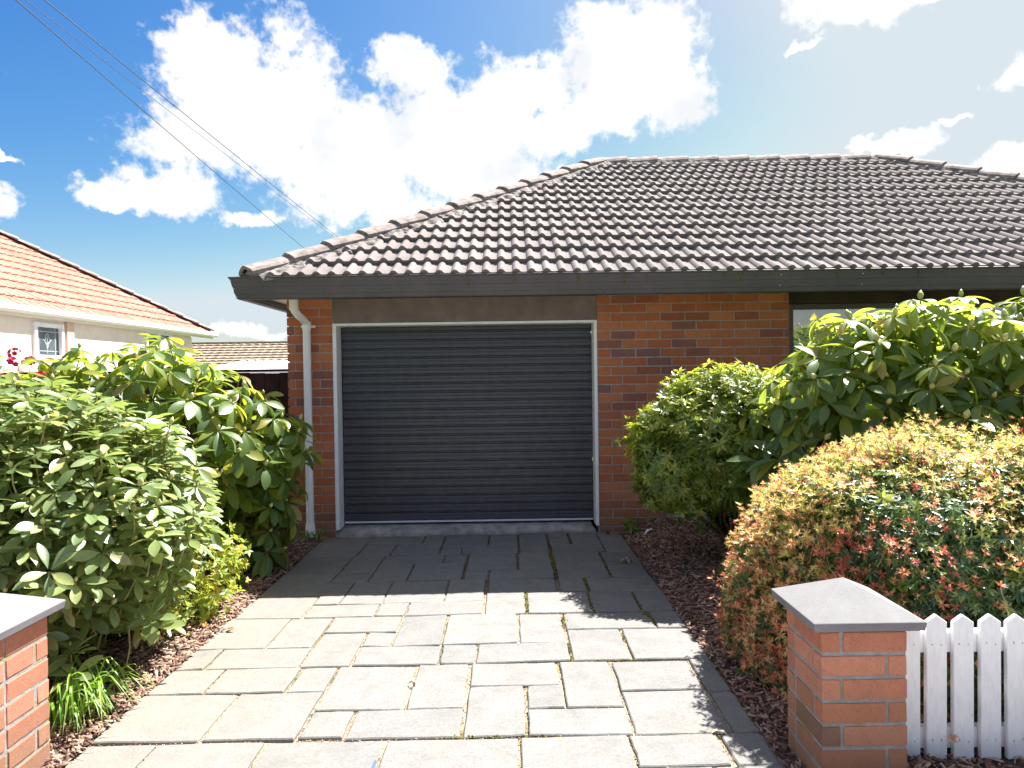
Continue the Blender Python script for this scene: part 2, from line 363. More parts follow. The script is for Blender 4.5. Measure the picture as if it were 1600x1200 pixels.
M_RHODO_B = leaf_mat('rhododendron_leaf_green', [(0.0, (0.048, 0.098, 0.020)), (0.45, (0.075, 0.135, 0.024)), (0.78, (0.125, 0.18, 0.025)), (0.94, (0.25, 0.26, 0.03)), (1.0, (0.22, 0.14, 0.05))], (0.18, 0.20, 0.05), (0.54, 0.56, 0.03), 0.42, 0.55, 0.38)
M_RHODO_E = leaf_mat('rhododendron_leaf_deep', [(0.0, (0.055, 0.105, 0.028)), (0.45, (0.085, 0.145, 0.034)), (0.8, (0.14, 0.195, 0.04)), (0.95, (0.27, 0.29, 0.04)), (1.0, (0.27, 0.19, 0.07))], (0.20, 0.23, 0.05), (0.60, 0.62, 0.04), 0.40, 0.6, 0.44)
M_AZALEA = leaf_mat('azalea_leaf', [(0.0, (0.07, 0.115, 0.020)), (0.45, (0.13, 0.18, 0.03)), (0.8, (0.21, 0.25, 0.04)), (1.0, (0.32, 0.32, 0.05))], (0.18, 0.21, 0.05), (0.58, 0.60, 0.04), 0.42, 0.65, 0.36)
M_PIERIS = leaf_mat('pieris_leaf', [(0.0, (0.030, 0.075, 0.026)), (0.5, (0.050, 0.110, 0.032)), (0.8, (0.11, 0.17, 0.03)), (1.0, (0.26, 0.28, 0.05))], (0.14, 0.19, 0.06), (0.42, 0.48, 0.04), 0.36, 0.75, 0.25)
def shoot_mat():
    m, t, b = material('pieris_young_leaf')
    f = t.math('FRACT', t.math('ADD', t.attr('tint'), t.math('MULTIPLY', t.rnd(), 0.40)))
    c = t.ramp(f, [(0.0, (0.50, 0.09, 0.06)), (0.15, (0.62, 0.20, 0.12)), (0.33, (0.82, 0.36, 0.17)), (0.52, (0.86, 0.56, 0.25)), (0.74, (0.78, 0.70, 0.22)), (1.0, (0.44, 0.49, 0.08))])
    t.put(b.inputs['Base Color'], c); b.inputs['Roughness'].default_value = 0.42
    tr = t.node('ShaderNodeBsdfTranslucent'); t.put(tr.inputs[0], c)
    mxx = t.node('ShaderNodeMixShader'); mxx.inputs[0].default_value = 0.42
    t.put(mxx.inputs[1], b.outputs[0]); t.put(mxx.inputs[2], tr.outputs[0])
    t.put(t.n['Material Output'].inputs[0], mxx.outputs[0]); return m
M_SHOOT = shoot_mat()
M_YELLOW = leaf_mat('golden_shrub_leaf', [(0.0, (0.11, 0.18, 0.02)), (0.5, (0.20, 0.27, 0.04)), (0.85, (0.36, 0.36, 0.06)), (1.0, (0.42, 0.24, 0.06))], (0.2, 0.25, 0.06), (0.65, 0.6, 0.06), 0.4, 0.5, 0.35)
M_STRAP = leaf_mat('strap_leaf', [(0.0, (0.07, 0.17, 0.02)), (0.6, (0.13, 0.24, 0.03)), (1.0, (0.24, 0.33, 0.05))], (0.12, 0.22, 0.04), (0.4, 0.6, 0.05), 0.35, 0.5, 0.35)
M_BUD = plain('bud_green', (0.40, 0.40, 0.15), 0.5, 0.4, 0.2, 30)
M_STEM = plain('green_stem', (0.22, 0.19, 0.07), 0.7, 0.3, 0.25, 20)
M_BARK = plain('shrub_bark', (0.115, 0.08, 0.06), 0.9, 0.2, 0.3, 30, bump=0.5, bscale=60)
M_PETAL = plain('red_petal', (0.70, 0.06, 0.14), 0.5, 0.3, 0.25, 40)
M_TREE = leaf_mat('street_tree_leaf', [(0.0, (0.03, 0.06, 0.015)), (1.0, (0.09, 0.12, 0.03))], (0.08, 0.10, 0.03), (0.2, 0.3, 0.03), 0.5, 0.3, 0.2)

# glass: real reflection over a clear pane
m = bpy.data.materials.new('window_glass'); m.use_nodes = True; t = NT(m.node_tree); M_GLASS = m
t.n.remove(t.n['Principled BSDF'])
fr = t.node('ShaderNodeFresnel'); fr.inputs['IOR'].default_value = 1.9
tp = t.node('ShaderNodeBsdfTransparent'); tp.inputs[0].default_value = (0.80, 0.83, 0.83, 1)
gl = t.node('ShaderNodeBsdfGlossy'); gl.inputs['Roughness'].default_value = 0.01
mxs = t.node('ShaderNodeMixShader'); t.put(mxs.inputs[0], t.math('ADD', fr.outputs[0], 0.26, clamp=True)); t.put(mxs.inputs[1], tp.outputs[0]); t.put(mxs.inputs[2], gl.outputs[0])
t.put(t.n['Material Output'].inputs[0], mxs.outputs[0])
m, t, b = material('net_curtain'); M_CURTAIN = m
b.inputs['Base Color'].default_value = (0.82, 0.82, 0.84, 1); b.inputs['Roughness'].default_value = 0.9
m, t, b = material('leadlight_glass'); M_LEAD = m
p = t.pos(); t.put(b.inputs['Base Color'], t.ramp(t.noise(p, 3, 3), [(0.3, (0.05, 0.065, 0.075)), (0.7, (0.11, 0.13, 0.145))])); b.inputs['Roughness'].default_value = 0.12

# ------------------------------------------------------------------ ground and setting
def sheet(name, x0, x1, y0, y1, z, mat, nx=1, ny=1, fn=None):
    mb = MB(); xs = np.linspace(x0, x1, nx + 1); ys = np.linspace(y0, y1, ny + 1)
    vs = [(x, y, z + (fn(x, y) if fn else 0)) for y in ys for x in xs]
    fs = [(j * (nx + 1) + i, j * (nx + 1) + i + 1, (j + 1) * (nx + 1) + i + 1, (j + 1) * (nx + 1) + i) for j in range(ny) for i in range(nx)]
    mb.add(vs, fs); return link(name, mb.mesh(name), mat, kind='structure', smooth=bool(fn))
sheet('ground', -1500, 1500, -1500, 1500, -0.14, M_GRASS)
sheet('road', -200, 200, -9.5, -1.9, -0.125, M_ASPHALT)
box('kerb', (-60, 60, -1.9, -1.75, -0.13, -0.01), M_CONC, kind='structure', bevel=0.015)
sheet('footpath', -60, 60, -1.75, 1.86, -0.012, M_FOOTPATH)
box('bounce_slab', (-6.2, -2.16, 7.01, 13.5, -.13, -.005), M_FOOTPATH, kind='structure')  # unseen pale slab, added to bounce light up to the left soffit
def slope(x): return 0.005 * x
def lump(x, y):
    return 0.03 * math.sin(2.1 * x + 1.3 * y) * math.sin(1.7 * y - 0.6 * x) + 0.02 * math.sin(7 * x + 3 * y) * math.sin(6 * y - 2 * x)
def bedL(x, y): 
    e = min(1, max(0, (-1.82 - x) / 0.25)); return e * (0.035 + lump(x, y))
def bedR(x, y):
    e = min(1, max(0, (x - 1.07) / 0.35)); return e * (0.06 + 0.05 * min(1, max(0, (y - 4.5))) + lump(x, y))
ZL, ZR = -0.009, 0.001
bL = sheet('garden_bed', -9.5, -1.822, 1.86, 7.0, ZL, M_SOIL, 150, 100, bedL); bL['label'] = 'mulched garden bed on the left of the driveway'
bR = sheet('garden_bed', 1.062, 9.5, 1.86, 6.62, ZR, M_SOIL, 150, 90, bedR); bR['label'] = 'mulched garden bed on the right of the driveway'
zsoilL = lambda x, y: ZL + bedL(x, y)
zsoilR = lambda x, y: ZR + bedR(x, y)

# driveway: base sheet of sandy joint fill, pavers one by one
mb = MB(); mb.add([(-1.84, 1.86, slope(-1.84) - .014), (1.07, 1.86, slope(1.07) - .014), (1.07, 6.68, slope(1.07) - .014), (-1.84, 6.68, slope(-1.84) - .014)], [(0, 1, 2, 3)])
drive = link('driveway', mb.mesh('driveway'), M_JOINT, kind='structure')
PAV = '''-1.82,-1.35,5.90,6.64 -1.35,-.83,6.31,6.64 -.83,-.635,6.31,6.64 -1.35,-1.06,5.90,6.31 -1.06,-.635,5.90,6.31 -.635,-.215,6.155,6.64
-.635,-.44,5.90,6.155 -.215,.065,6.155,6.64 -.44,.065,5.90,6.155 .065,.335,5.90,6.64 .335,.54,6.14,6.64 .54,.815,6.14,6.64 .335,.815,5.89,6.14 .815,1.05,6.28,6.64 .815,1.05,5.88,6.28
-1.81,-1.375,5.385,5.90 -1.375,-1.095,5.385,5.90 -1.81,-1.38,5.13,5.385 -1.38,-1.095,5.15,5.385 -1.095,-.57,5.605,5.90 -1.095,-.80,5.15,5.605 -.80,-.375,5.16,5.605 -.57,-.375,5.605,5.90
-.375,.045,5.41,5.90 .045,.335,5.40,5.90 -.375,-.185,5.155,5.41 -.185,.335,5.155,5.40 .335,.755,5.62,5.89 .335,.755,5.14,5.62 .755,1.05,5.495,5.88 .755,1.05,5.13,5.495
-1.81,-1.19,4.84,5.13 -1.81,-1.37,4.395,4.84 -1.37,-1.19,4.64,4.84 -1.19,-.90,4.64,5.15 -1.37,-.90,4.395,4.64 -.90,-.705,4.40,4.65 -.705,-.19,4.40,4.65 -.90,-.475,4.65,5.15 -.475,-.19,4.65,5.15
-.19,.095,4.40,4.84 -.19,.335,4.84,5.15 .095,.525,4.40,4.83 .335,.54,4.83,5.14 .54,1.06,4.81,5.13 .525,.84,4.40,4.81 .84,1.06,4.40,4.81
-1.82,-1.43,3.905,4.395 -1.43,-1.155,3.905,4.395 -1.82,-1.66,3.64,3.905 -1.66,-1.155,3.64,3.905 -1.155,-.705,4.125,4.395 -1.155,-.88,3.645,4.125 -.88,-.705,3.905,4.125 -.705,-.415,3.90,4.395 -.88,-.405,3.645,3.90
-.405,-.205,3.65,3.91 -.415,.03,3.91,4.395 .03,.315,3.91,4.395 -.205,.315,3.65,3.91 .315,.87,4.105,4.395 .87,1.06,4.10,4.395 .315,.645,3.655,4.105 .645,1.06,3.65,4.10
-1.815,-1.54,3.355,3.64 -1.54,-1.13,3.35,3.64 -1.13,-.935,3.345,3.64 -.935,-.515,3.155,3.645 -.515,-.23,3.155,3.645 -1.815,-1.355,2.91,3.35 -1.355,-.935,2.91,3.345 -.935,-.735,2.91,3.155 -.735,-.23,2.905,3.155
-.23,.235,3.37,3.645 -.23,.055,2.90,3.37 .055,.24,3.14,3.37 .055,.515,2.895,3.14 .24,.515,3.14,3.645 .515,.935,3.29,3.645 .515,.935,2.89,3.29 .935,1.055,3.265,3.65 .935,1.055,2.89,3.265
-1.82,-1.525,2.43,2.90 -1.525,-1.055,2.43,2.90 -1.055,-.55,2.43,2.90 -.55,.02,2.41,2.89 .02,.485,2.41,2.89 .485,.865,2.65,2.89 .865,1.055,2.65,2.89 .485,.78,2.41,2.65 .78,1.055,2.41,2.65
-1.82,-1.3,1.87,2.42 -1.3,-.9,1.87,2.42 -.9,-.4,1.87,2.42 -.4,.1,1.87,2.40 .1,.62,1.87,2.40 .62,1.055,1.87,2.40'''
WIDE = {0.335: 0.017, 0.755: 0.012, 0.065: 0.013, 0.045: 0.013, -0.375: 0.013, -0.19: 0.014, 0.54: 0.012}
for i, s in enumerate(PAV.split()):
    x0, x1, y0, y1 = map(float, s.split(','))
    far = y0 > 4.6
    g0 = WIDE.get(x0, 0.008) if far else 0.009; g1 = WIDE.get(x1, 0.008) if far else 0.009
    j = lambda a: random.uniform(-a, a)
    hx0, hx1, hy0, hy1 = x0 + g0 * random.uniform(.6, 1.25), x1 - g1 * random.uniform(.6, 1.25), y0 + 0.004 + random.uniform(0, .004), y1 - 0.004 - random.uniform(0, .004)
    if x0 < -1.79: hx0 = x0 + random.uniform(-.006, .01)
    n = 5
    # jittered outline, a thick slab with worn edges
    zt = [slope(x0) + j(.004) for _ in range(4)]
    top, e = [], .005
    bm = bmesh.new()
    pts = []
    corners = [(hx0, hy0), (hx1, hy0), (hx1, hy1), (hx0, hy1)]
    for k in range(4):
        a, bq = corners[k], corners[(k + 1) % 4]
        for q in range(n):
            u = q / n; w = .0028 if q else .005
            pts.append((a[0] + (bq[0] - a[0]) * u + j(w), a[1] + (bq[1] - a[1]) * u + j(w)))
    zf = lambda x, y: slope(x) + (zt[0] - slope(x0)) + (x - hx0) / (hx1 - hx0) * (zt[1] - zt[0]) + (y - hy0) / (hy1 - hy0) * (zt[3] - zt[0])
    cx, cy = (hx0 + hx1) / 2, (hy0 + hy1) / 2
    ring0 = [bm.verts.new((x, y, slope(x) - .045)) for x, y in pts]
    ring1 = [bm.verts.new((x, y, zf(x, y) - .005)) for x, y in pts]
    ring2 = [bm.verts.new((x + (cx - x) / abs(cx - x + 1e-6) * min(.005, abs(cx - x)), y + (cy - y) / abs(cy - y + 1e-6) * min(.005, abs(cy - y)), zf(x, y))) for x, y in pts]
    N = len(pts)
    for k in range(N):
        l = (k + 1) % N
        bm.faces.new((ring0[k], ring0[l], ring1[l], ring1[k])); bm.faces.new((ring1[k], ring1[l], ring2[l], ring2[k]))
    bm.faces.new(ring2)
    me = bpy.data.meshes.new('paver'); bm.to_mesh(me); bm.free()
    link('paver', me, M_PAVER, drive)

# ------------------------------------------------------------------ the brick house
YW, ZS = 6.60, 2.30                       # wall face, soffit
house = empty('brick_house', (0, YW, 0), 'low red brick house with dark tiled roof and charcoal garage door', 'house')
wall = MB()
wall.box(-2.125, -1.70, YW + .006, YW + .24, -.05, ZS)
wall.box(.852, 2.71, YW + .006, YW + .24, -.05, ZS)
wall.box(2.71, 6.2, YW + .006, YW + .24, -.05, .88)
wall.box(6.2, 8.75, YW + .006, YW + .24, -.05, ZS)
wall.box(-1.70, .852, YW + .2, YW + .24, 2.06, ZS)
wall.box(2.71, 6.2, YW + .2, YW + .24, 2.19, ZS)
wall.box(-2.125, -1.9, YW + .241, 13.0, -.05, ZS); wall.box(8.5, 8.75, YW + .241, 13.0, -.05, ZS); wall.box(-2.125, 8.75, 13.001, 13.2, -.05, ZS)
wall_o = link('wall', wall.mesh('wall'), M_MORTAR, house)
_bc = {}
def brick_mesh(w, d=.07, h=.076, var=0, bev=.0035):
    k = (round(w, 4), d, h, var)
    if k not in _bc:
        me = MB().box(0, w, 0, d, 0, h).mesh('brick', bev)
        rr = random.Random(hash(k) & 0xffff)
        for v in me.vertices: v.co += Vector((rr.uniform(-1, 1) * .0012, rr.uniform(-1, 1) * .0012, rr.uniform(-1, 1) * .0012))
        _bc[k] = me
    return _bc[k]
Z0, CP = 2.127 - .0862 * 25, .0862
under = MB(); nb = 0
def lay(xs, z, y=YW):
    global nb
    for x0, w in xs:
        mw = Matrix.Translation((x0 + random.uniform(-.0012, .0012), y + random.uniform(-.0015, .0015), z + .005)) @ Matrix.Rotation(random.uniform(-.004, .004), 4, 'Y')
        link('brick', brick_mesh(w, var=random.randrange(3)), M_BRICK, wall_o, mw); nb += 1
for k in range(27):
    z = Z0 + CP * k
    if z + .076 > ZS: break
    typeB = (k % 2 == 1)                  # courses starting with a whole brick at the door
    x = .857; row = []
    first = .230 if typeB else .122
    row.append((x, first)); x += first + .010
    while x < 2.70:
        w = min(.230, 2.715 - x)
        if w > .03: row.append((x, w))
        x += .240
    lay(row, z)
    if typeB: lay([(-2.14, .066), (-2.064, .230), (-1.824, .116)], z)
    else: lay([(-2.14, .230), (-1.90, .192)], z)
    x = 2.725 + (.0 if typeB else -.12)
    while x < 6.2 and z < .80:
        a, bb = max(x, 2.725), min(x + .230, 6.2)
        if bb - a > .03: under.box(a, bb, YW, YW + .07, z + .005, z + .081)
        x += .240
link('brick', under.mesh('under'), M_BRICK, wall_o, kind='stuff')
box('lintel', (-1.697, .847, YW + .003, YW + .19, 2.064, ZS - .001), M_LINTEL, house, .003)
box('soffit', (-2.36, 8.95, 6.12, YW - .001, ZS + .001, ZS + .02), M_SOFFIT, house)
box('soffit', (-2.36, -2.141, YW, 13.2, ZS + .001, ZS + .02), M_SOFFIT, house)
# door frame and threshold
df = MB()
df.box(-1.700, -1.664, YW - .012, YW + .185, .062, 2.062); df.box(.818, .850, YW - .012, YW + .185, .072, 2.062)
df.box(-1.663, .817, YW - .012, YW + .185, 2.036, 2.062)
link('door_frame', df.mesh('df', .003), M_WHITE, house)
th = MB(); X0, X1 = -1.725, .822
th.add([(X0, YW + .02, -.03), (X1, YW + .02, -.03), (X1 + .0, YW + .02, .022), (X0, YW + .02, .015), (X0 + .07, YW + .10, .055), (X1 - .03, YW + .10, .058), (X0 + .07, YW + .26, .074), (X1 - .03, YW + .26, .074), (X0 + .07, YW + .26, -.03), (X1 - .03, YW + .26, -.03)],
       [(0, 1, 2, 3), (3, 2, 5, 4), (4, 5, 7, 6), (0, 3, 4, 6, 8), (1, 9, 7, 5, 2)])
link('threshold', th.mesh('th'), M_CONC, house)
# roller door: horizontal ribs, each a slat
YD = YW + .172
door = link('garage_door', MB().box(-1.66, .815, YD + .03, YD + .045, .09, 2.06).mesh('d'), M_DOOR, house)
P_, n_ = .0855, 23
prof = [(0, .008), (.0040, -.014), (.010, -.019), (.036, -.019), (.040, -.0155), (.045, -.0155), (.049, -.019), (.066, -.019), (.0715, -.014), (.0750, .008), (.0855, .008)]
mb = MB()
for i, (z, y) in enumerate(prof): mb.v += [(-1.655, y, z), (.812, y, z)]
mb.f = [(2 * i, 2 * i + 1, 2 * i + 3, 2 * i + 2) for i in range(len(prof) - 1)]
slat = mb.mesh('slat')
for k in range(n_):
    z = .108 + P_ * k
    link('slat', slat, M_DOOR, door, Matrix.Translation((0, YD + .02, z)))
box('bottom_rail', (-1.655, .812, YD - .006, YD + .03, .090, .107), plain('aluminium', (0.62, 0.64, 0.68), .4, .5, .05), door, .002)
# downpipe
dp = MB(); cxs = []
dp.tube([(-1.985, 6.33, 2.30), (-1.985, 6.33, 2.20), (-1.980, 6.345, 2.165), (-1.965, 6.39, 2.13), (-1.945, 6.47, 2.095), (-1.933, 6.515, 2.07), (-1.930, 6.532, 2.03), (-1.930, 6.532, .16), (-1.930, 6.532, .06)], .0365, 16)
dpo = link('downpipe', dp.mesh('dp'), M_PVC, house, smooth=True)
for z0, z1, rr in ((2.17, 2.30, .0415), (1.99, 2.075, .0405)):
    y_, x_ = (6.33, -1.985) if z0 > 2.1 else (6.532, -1.930)
    link('socket', MB().tube([(x_, y_, z0), (x_, y_, z1)], rr, 16).mesh('sk'), M_PVC, dpo, smooth=False)
link('shoe', MB().tube([(-1.93, 6.532, .15), (-1.93, 6.532, .11), (-1.925, 6.525, .04), (-1.92, 6.50, -.03)], [.040, .045, .050, .050], 16).mesh('sh'), M_PVC, dpo)
for z in (2.035, .785):
    br = MB().box(-1.998, -1.862, 6.575, 6.597, z - .012, z + .012)
    br.tube([(-1.93, 6.532, z - .012), (-1.93, 6.532, z + .012)], .041, 16)
    link('bracket', br.mesh('br'), M_PVC, dpo)
# window
win = empty('window', (2.72, YW, .88)); win.parent = house; win.location = (2.72, 0, .88)
wf = MB(); gx0, gx1, gz0, gz1 = 2.722, 6.19, .885, 2.19
for a in (gx0, 4.35, gx1 - .045): wf.box(a, a + .045, YW + .03, YW + .10, gz0, gz1 - .0)
for a in (gz0 - .0, gz1 - .05):
    for xa, xb in ((gx0 + .046, 4.349), (4.396, gx1 - .046)): wf.box(xa, xb, YW + .032, YW + .098, a, a + .05)
link('window_frame', wf.mesh('wf', .003), M_GUTTER, win)
box('head_board', (2.722, 6.19, YW + .022, YW + .19, 2.193, ZS - .001), plain('dark_brown_board', (.045, .03, .022), .6, .3, .2), win)
for xa, xb in ((gx0 + .045, 4.35), (4.395, gx1 - .045)):
    link('pane', MB().add([(xa, YW + .065, gz0 + .05), (xb, YW + .065, gz0 + .05), (xb, YW + .065, gz1 - .05), (xa, YW + .065, gz1 - .05)], [(0, 1, 2, 3)]).mesh('pane'), M_GLASS, win)
cu = MB(); xs = np.arange(gx0 + .05, gx1 - .05, .012)
for x in xs:
    y = YW + .20 + .026 * math.sin(x * 46) + .020 * math.sin(x * 19 + 1) + .006 * math.sin(x * 131)
    cu.v += [(x, y, gz0 + .02), (x, y, gz1)]
cu.f = [(2 * i, 2 * i + 2, 2 * i + 3, 2 * i + 1) for i in range(len(xs) - 1)]
link('curtain', cu.mesh('cu'), M_CURTAIN, win, smooth=True)
box('sill', (2.722, 6.19, YW - .03, YW + .11, .845, .883), M_GUTTER, win, .003)

# ---- roof
EY, EZ, PI30 = 6.05, 2.415, R(29.8)
EXL, EXR, RY = -2.30, 8.89, 9.68
RUN = RY - EY; RZ = EZ + RUN * math.tan(PI30); RXL, RXR = EXL + RUN, EXR - RUN
BY = RY + RUN
roof = MB()
dz = -.045
roof.add([(EXL, EY, EZ + dz), (EXR, EY, EZ + dz), (EXR, BY, EZ + dz), (EXL, BY, EZ + dz), (RXL, RY, RZ + dz), (RXR, RY, RZ + dz)],
         [(0, 1, 5, 4), (1, 2, 5), (2, 3, 4, 5), (3, 0, 4)])
roof_o = link('roof', roof.mesh('roof'), M_UNDER, house)
cs, sn = math.cos(PI30), math.sin(PI30)
def tile_profile(u):                       # two rolls per tile
    u = u % .135
    return .038 * math.sin(math.pi * u / .074) ** .8 if u < .074 else .004 * math.cos((u - .074) / .061 * 2 * math.pi) - .004
TW, TG, TLEN = .27, .3225, .36
us = [0, .006, .016, .028, .037, .046, .058, .068, .074, .09, .119]
us = us + [u + .135 for u in us] + [.27, .276]
tv, tf = [], []
for u in us:
    h = tile_profile(u) * .72
    tv += [(u, -.012, h + .050), (u, TLEN, h + .004), (u, -.006, h * .8 + .006)]
for i in range(len(us) - 1):
    a, b2 = 3 * i, 3 * i + 3
    tf += [(a, b2, b2 + 1, a + 1), (a + 2, b2 + 2, b2, a)]
tf += [(0, 1, 2)]
tile_me = tmesh('roof_tile', tv, tf); tile_me.materials.append(M_TILE)
FR = Matrix(((1, 0, 0, 0), (0, cs, -sn, 0), (0, sn, cs, 0), (0, 0, 0, 1)))
SL = RUN / cs; tiles = []
for r_ in range(13):
    y0 = .0 + r_ * TG
    yy = EY + y0 * cs
    x = EXL - .27 + .04
    while x < EXR:
        y1 = EY + (y0 + TG) * cs
        if x + TW > EXL + (yy - EY) - .02 and x < EXR - (yy - EY) + .02:
            tiles.append((x, y0, r_))
        x += TW
def tile_m(x, y0):
    return Matrix.Translation((x + random.uniform(-.003, .003), EY + y0 * cs, EZ + y0 * sn)) @ FR @ Matrix.Rotation(random.uniform(-.005, .005), 4, 'Z') @ Matrix.Translation((0, 0, random.uniform(-.002, .002)))
def tscore(tl): 
    c = np.array([[tl[0] + .13, EY + tl[1] * cs, EZ + tl[1] * sn]]); return (0 if in_frame(c, .03)[0] else 100) + float(np.linalg.norm(c - np.array([0, 0, CAM_H])))
tiles.sort(key=tscore)
rest = bmesh.new()
for i, (x, y0, r_) in enumerate(tiles):
    M = tile_m(x, y0)
    yb, yt = EY + y0 * cs, EY + (y0 + TLEN) * cs
    cutL = x < EXL + (yt - EY) + .02; cutR = x + TW > EXR - (yt - EY) - .02; top = r_ == 12
    me = tile_me
    if cutL or cutR or top:
        bm = bmesh.new(); bm.from_mesh(tile_me); bm.transform(M)
        g = lambda: bm.verts[:] + bm.edges[:] + bm.faces[:]
        if cutL: bmesh.ops.bisect_plane(bm, geom=g(), plane_co=(EXL, EY, 0), plane_no=(-1, 1, 0), clear_outer=True)
        if cutR: bmesh.ops.bisect_plane(bm, geom=g(), plane_co=(EXR, EY, 0), plane_no=(1, 1, 0), clear_outer=True)
        if top: bmesh.ops.bisect_plane(bm, geom=g(), plane_co=(0, RY, 0), plane_no=(0, 1, 0), clear_outer=True)
        if not bm.faces: bm.free(); continue
        me = bpy.data.meshes.new('roof_tile'); bm.to_mesh(me); bm.free(); me.materials.append(M_TILE); M = Matrix.Identity(4)
    if i < 300: link('roof_tile', me, None, roof_o, M)
    else:
        m2 = me.copy(); m2.transform(M); rest.from_mesh(m2)
me = bpy.data.meshes.new('tiles_far'); rest.to_mesh(me); rest.free()
link('roof_tile', me, M_TILE, roof_o, kind='stuff')
# hip and ridge caps
def cap_mesh(fall, L=.46):
    sec = []
    for l in np.linspace(-.14, .14, 11):
        sec.append((l, .085 - fall * (abs(l) ** 1.35) * (1 / .14 ** .35) * 1.0 - (.012 if abs(l) > .13 else 0)))
    mb = MB(); T = .034
    for (l, h) in sec: mb.v += [(0, l, h + .030), (L, l * .94, h + .0), (0.004, l * .93, h + .030 - T)]
    for i in range(len(sec) - 1):
        a, b2 = 3 * i, 3 * i + 3
        mb.f += [(a, a + 1, b2 + 1, b2), (a, b2, b2 + 2, a + 2)]
    mb.f += [(0, 2, 1), (3 * len(sec) - 3, 3 * len(sec) - 2, 3 * len(sec) - 1)]
    return mb.mesh('ridge_tile')
hipv = Vector((1, 1, math.tan(PI30))).normalized(); fall_h = math.tan(PI30) * math.sqrt(.5)
cap_h, cap_r = cap_mesh(fall_h), cap_mesh(math.tan(PI30))
def frame(d, lat, org):
    d = Vector(d).normalized(); lat = Vector(lat).normalized(); up = d.cross(lat).normalized()
    if up.z < 0: up = -up; 
    lat = up.cross(d)
    return Matrix(((d.x, lat.x, up.x, org[0]), (d.y, lat.y, up.y, org[1]), (d.z, lat.z, up.z, org[2]), (0, 0, 0, 1)))
hlen = RUN * math.sqrt(2 + math.tan(PI30) ** 2)
nc = 13; stp = hlen / nc
for side in (0, 1):
    d = hipv if side == 0 else Vector((-1, 1, math.tan(PI30))).normalized()
    o0 = Vector((EXL if side == 0 else EXR, EY, EZ))
    for k in range(nc):
        org = o0 + d * (k * stp) + Vector((0, 0, .015))
        M = frame(d, (1, -1, 0) if side == 0 else (1, 1, 0), org) @ Matrix.Rotation(random.uniform(-.02, .02), 4, 'Z') @ Matrix.Rotation(random.uniform(-.015, .015), 4, 'X')
        link('ridge_tile', cap_h, M_CAP, roof_o, M)
k = 0; x = RXL - .1
while x < RXR - .1:
    M = frame((1, 0, 0), (0, 1, 0), (x + .46, RY, RZ + .0)) @ Matrix.Rotation(math.pi, 4, 'Z') @ Matrix.Rotation(random.uniform(-.015, .015), 4, 'Z')
    link('ridge_tile', cap_r, M_CAP, roof_o, M); x += .425
# rounded end stopping the hip at the eave
bm = bmesh.new(); bmesh.ops.create_uvsphere(bm, u_segments=16, v_segments=10, radius=.125)
for v in bm.verts: v.co.z = v.co.z * .62; v.co.x *= .55
me = bpy.data.meshes.new('hip_end'); bm.to_mesh(me); bm.free()
link('hip_end', me, M_CAP, roof_o, frame(hipv, (1, -1, 0), Vector((EXL, EY, EZ)) + hipv * .07 + Vector((0, 0, .015))), smooth=True)
# mortar bedding below the caps (front slope side)
def bedding(o0, d, down, L, n):
    mb = MB(); rows = 7; rr = random.Random(3)
    N = Vector(d).cross(Vector(down)); N = N.normalized(); N = N if N.z > 0 else -N
    for i in range(n + 1):
        w = .20 + .022 * math.sin(i * .9) + rr.uniform(-.02, .02)
        for j_ in range(rows):
            f = j_ / (rows - 1)
            mb.v.append(tuple(o0 + Vector(d) * (L * i / n) + Vector(down) * (.07 + (w - .07) * f) + N * (.062 * (1 - f) ** .8 + .022 + rr.uniform(-.004, .004))))
    for i in range(n):
        for j_ in range(rows - 1):
            a = i * rows + j_; mb.f.append((a, a + 1, a + rows + 1, a + rows))
    return mb.mesh('bedding')
dn = Vector((0, -cs, -sn))
perp = lambda d: (lambda v: v.normalized())((Vector((0, -sn, cs))).cross(d))
pl = perp(hipv); pl = pl if pl.y < 0 else -pl
link('mortar_bedding', bedding(Vector((EXL, EY, EZ)) + hipv * .05, hipv, pl, hlen - .05, 130), M_BED, roof_o)
h2 = Vector((-1, 1, math.tan(PI30))).normalized(); pr = perp(h2); pr = pr if pr.y < 0 else -pr
link('mortar_bedding', bedding(Vector((EXR, EY, EZ)), h2, pr, hlen, 110), M_BED, roof_o)
link('mortar_bedding', bedding(Vector((RXL, RY, RZ)), Vector((1, 0, 0)), dn, RXR - RXL, 100), M_BED, roof_o)
# gutter, mitred at the corner, and fascia
gp = [(.0, 2.425), (.0, 2.250), (.012, 2.243), (.068, 2.243), (.078, 2.250), (.0865, 2.285), (.0900, 2.288), (.0965, 2.315), (.0950, 2.318), (.1015, 2.348), (.1050, 2.351), (.111, 2.378), (.110, 2.381), (.122, 2.418), (.130, 2.424), (.131, 2.434), (.124, 2.437), (.117, 2.431), (.112, 2.412)]
gb = MB()
for o_, z in gp: gb.v += [(9.2, 6.12 - o_, z), (-2.32 - o_, 6.12 - o_, z), (-2.32 - o_, 13.3, z)]
for i in range(len(gp) - 1):
    a = 3 * i; gb.f += [(a, a + 3, a + 4, a + 1), (a + 1, a + 4, a + 5, a + 2)]
gut = link('gutter', gb.mesh('gutter'), M_GUTTER, house)
ag = MB(); ra = random.Random(5)
for x in (-.35, .62, 1.02, 1.22, 2.05, 2.18, 2.32, 2.9, 3.3, 3.62, .05, 1.9):
    w_ = ra.uniform(.006, .016); z1 = 2.414; z0 = z1 - ra.uniform(.04, .10)
    fy = lambda z: 6.12 - (.078 + (z - 2.25) / .174 * .0475) - .0035
    ag.add([(x - w_, fy(z1), z1), (x + w_, fy(z1), z1), (x + w_ * .3, fy(z0), z0), (x - w_ * .3, fy(z0), z0)], [(0, 3, 2, 1)])
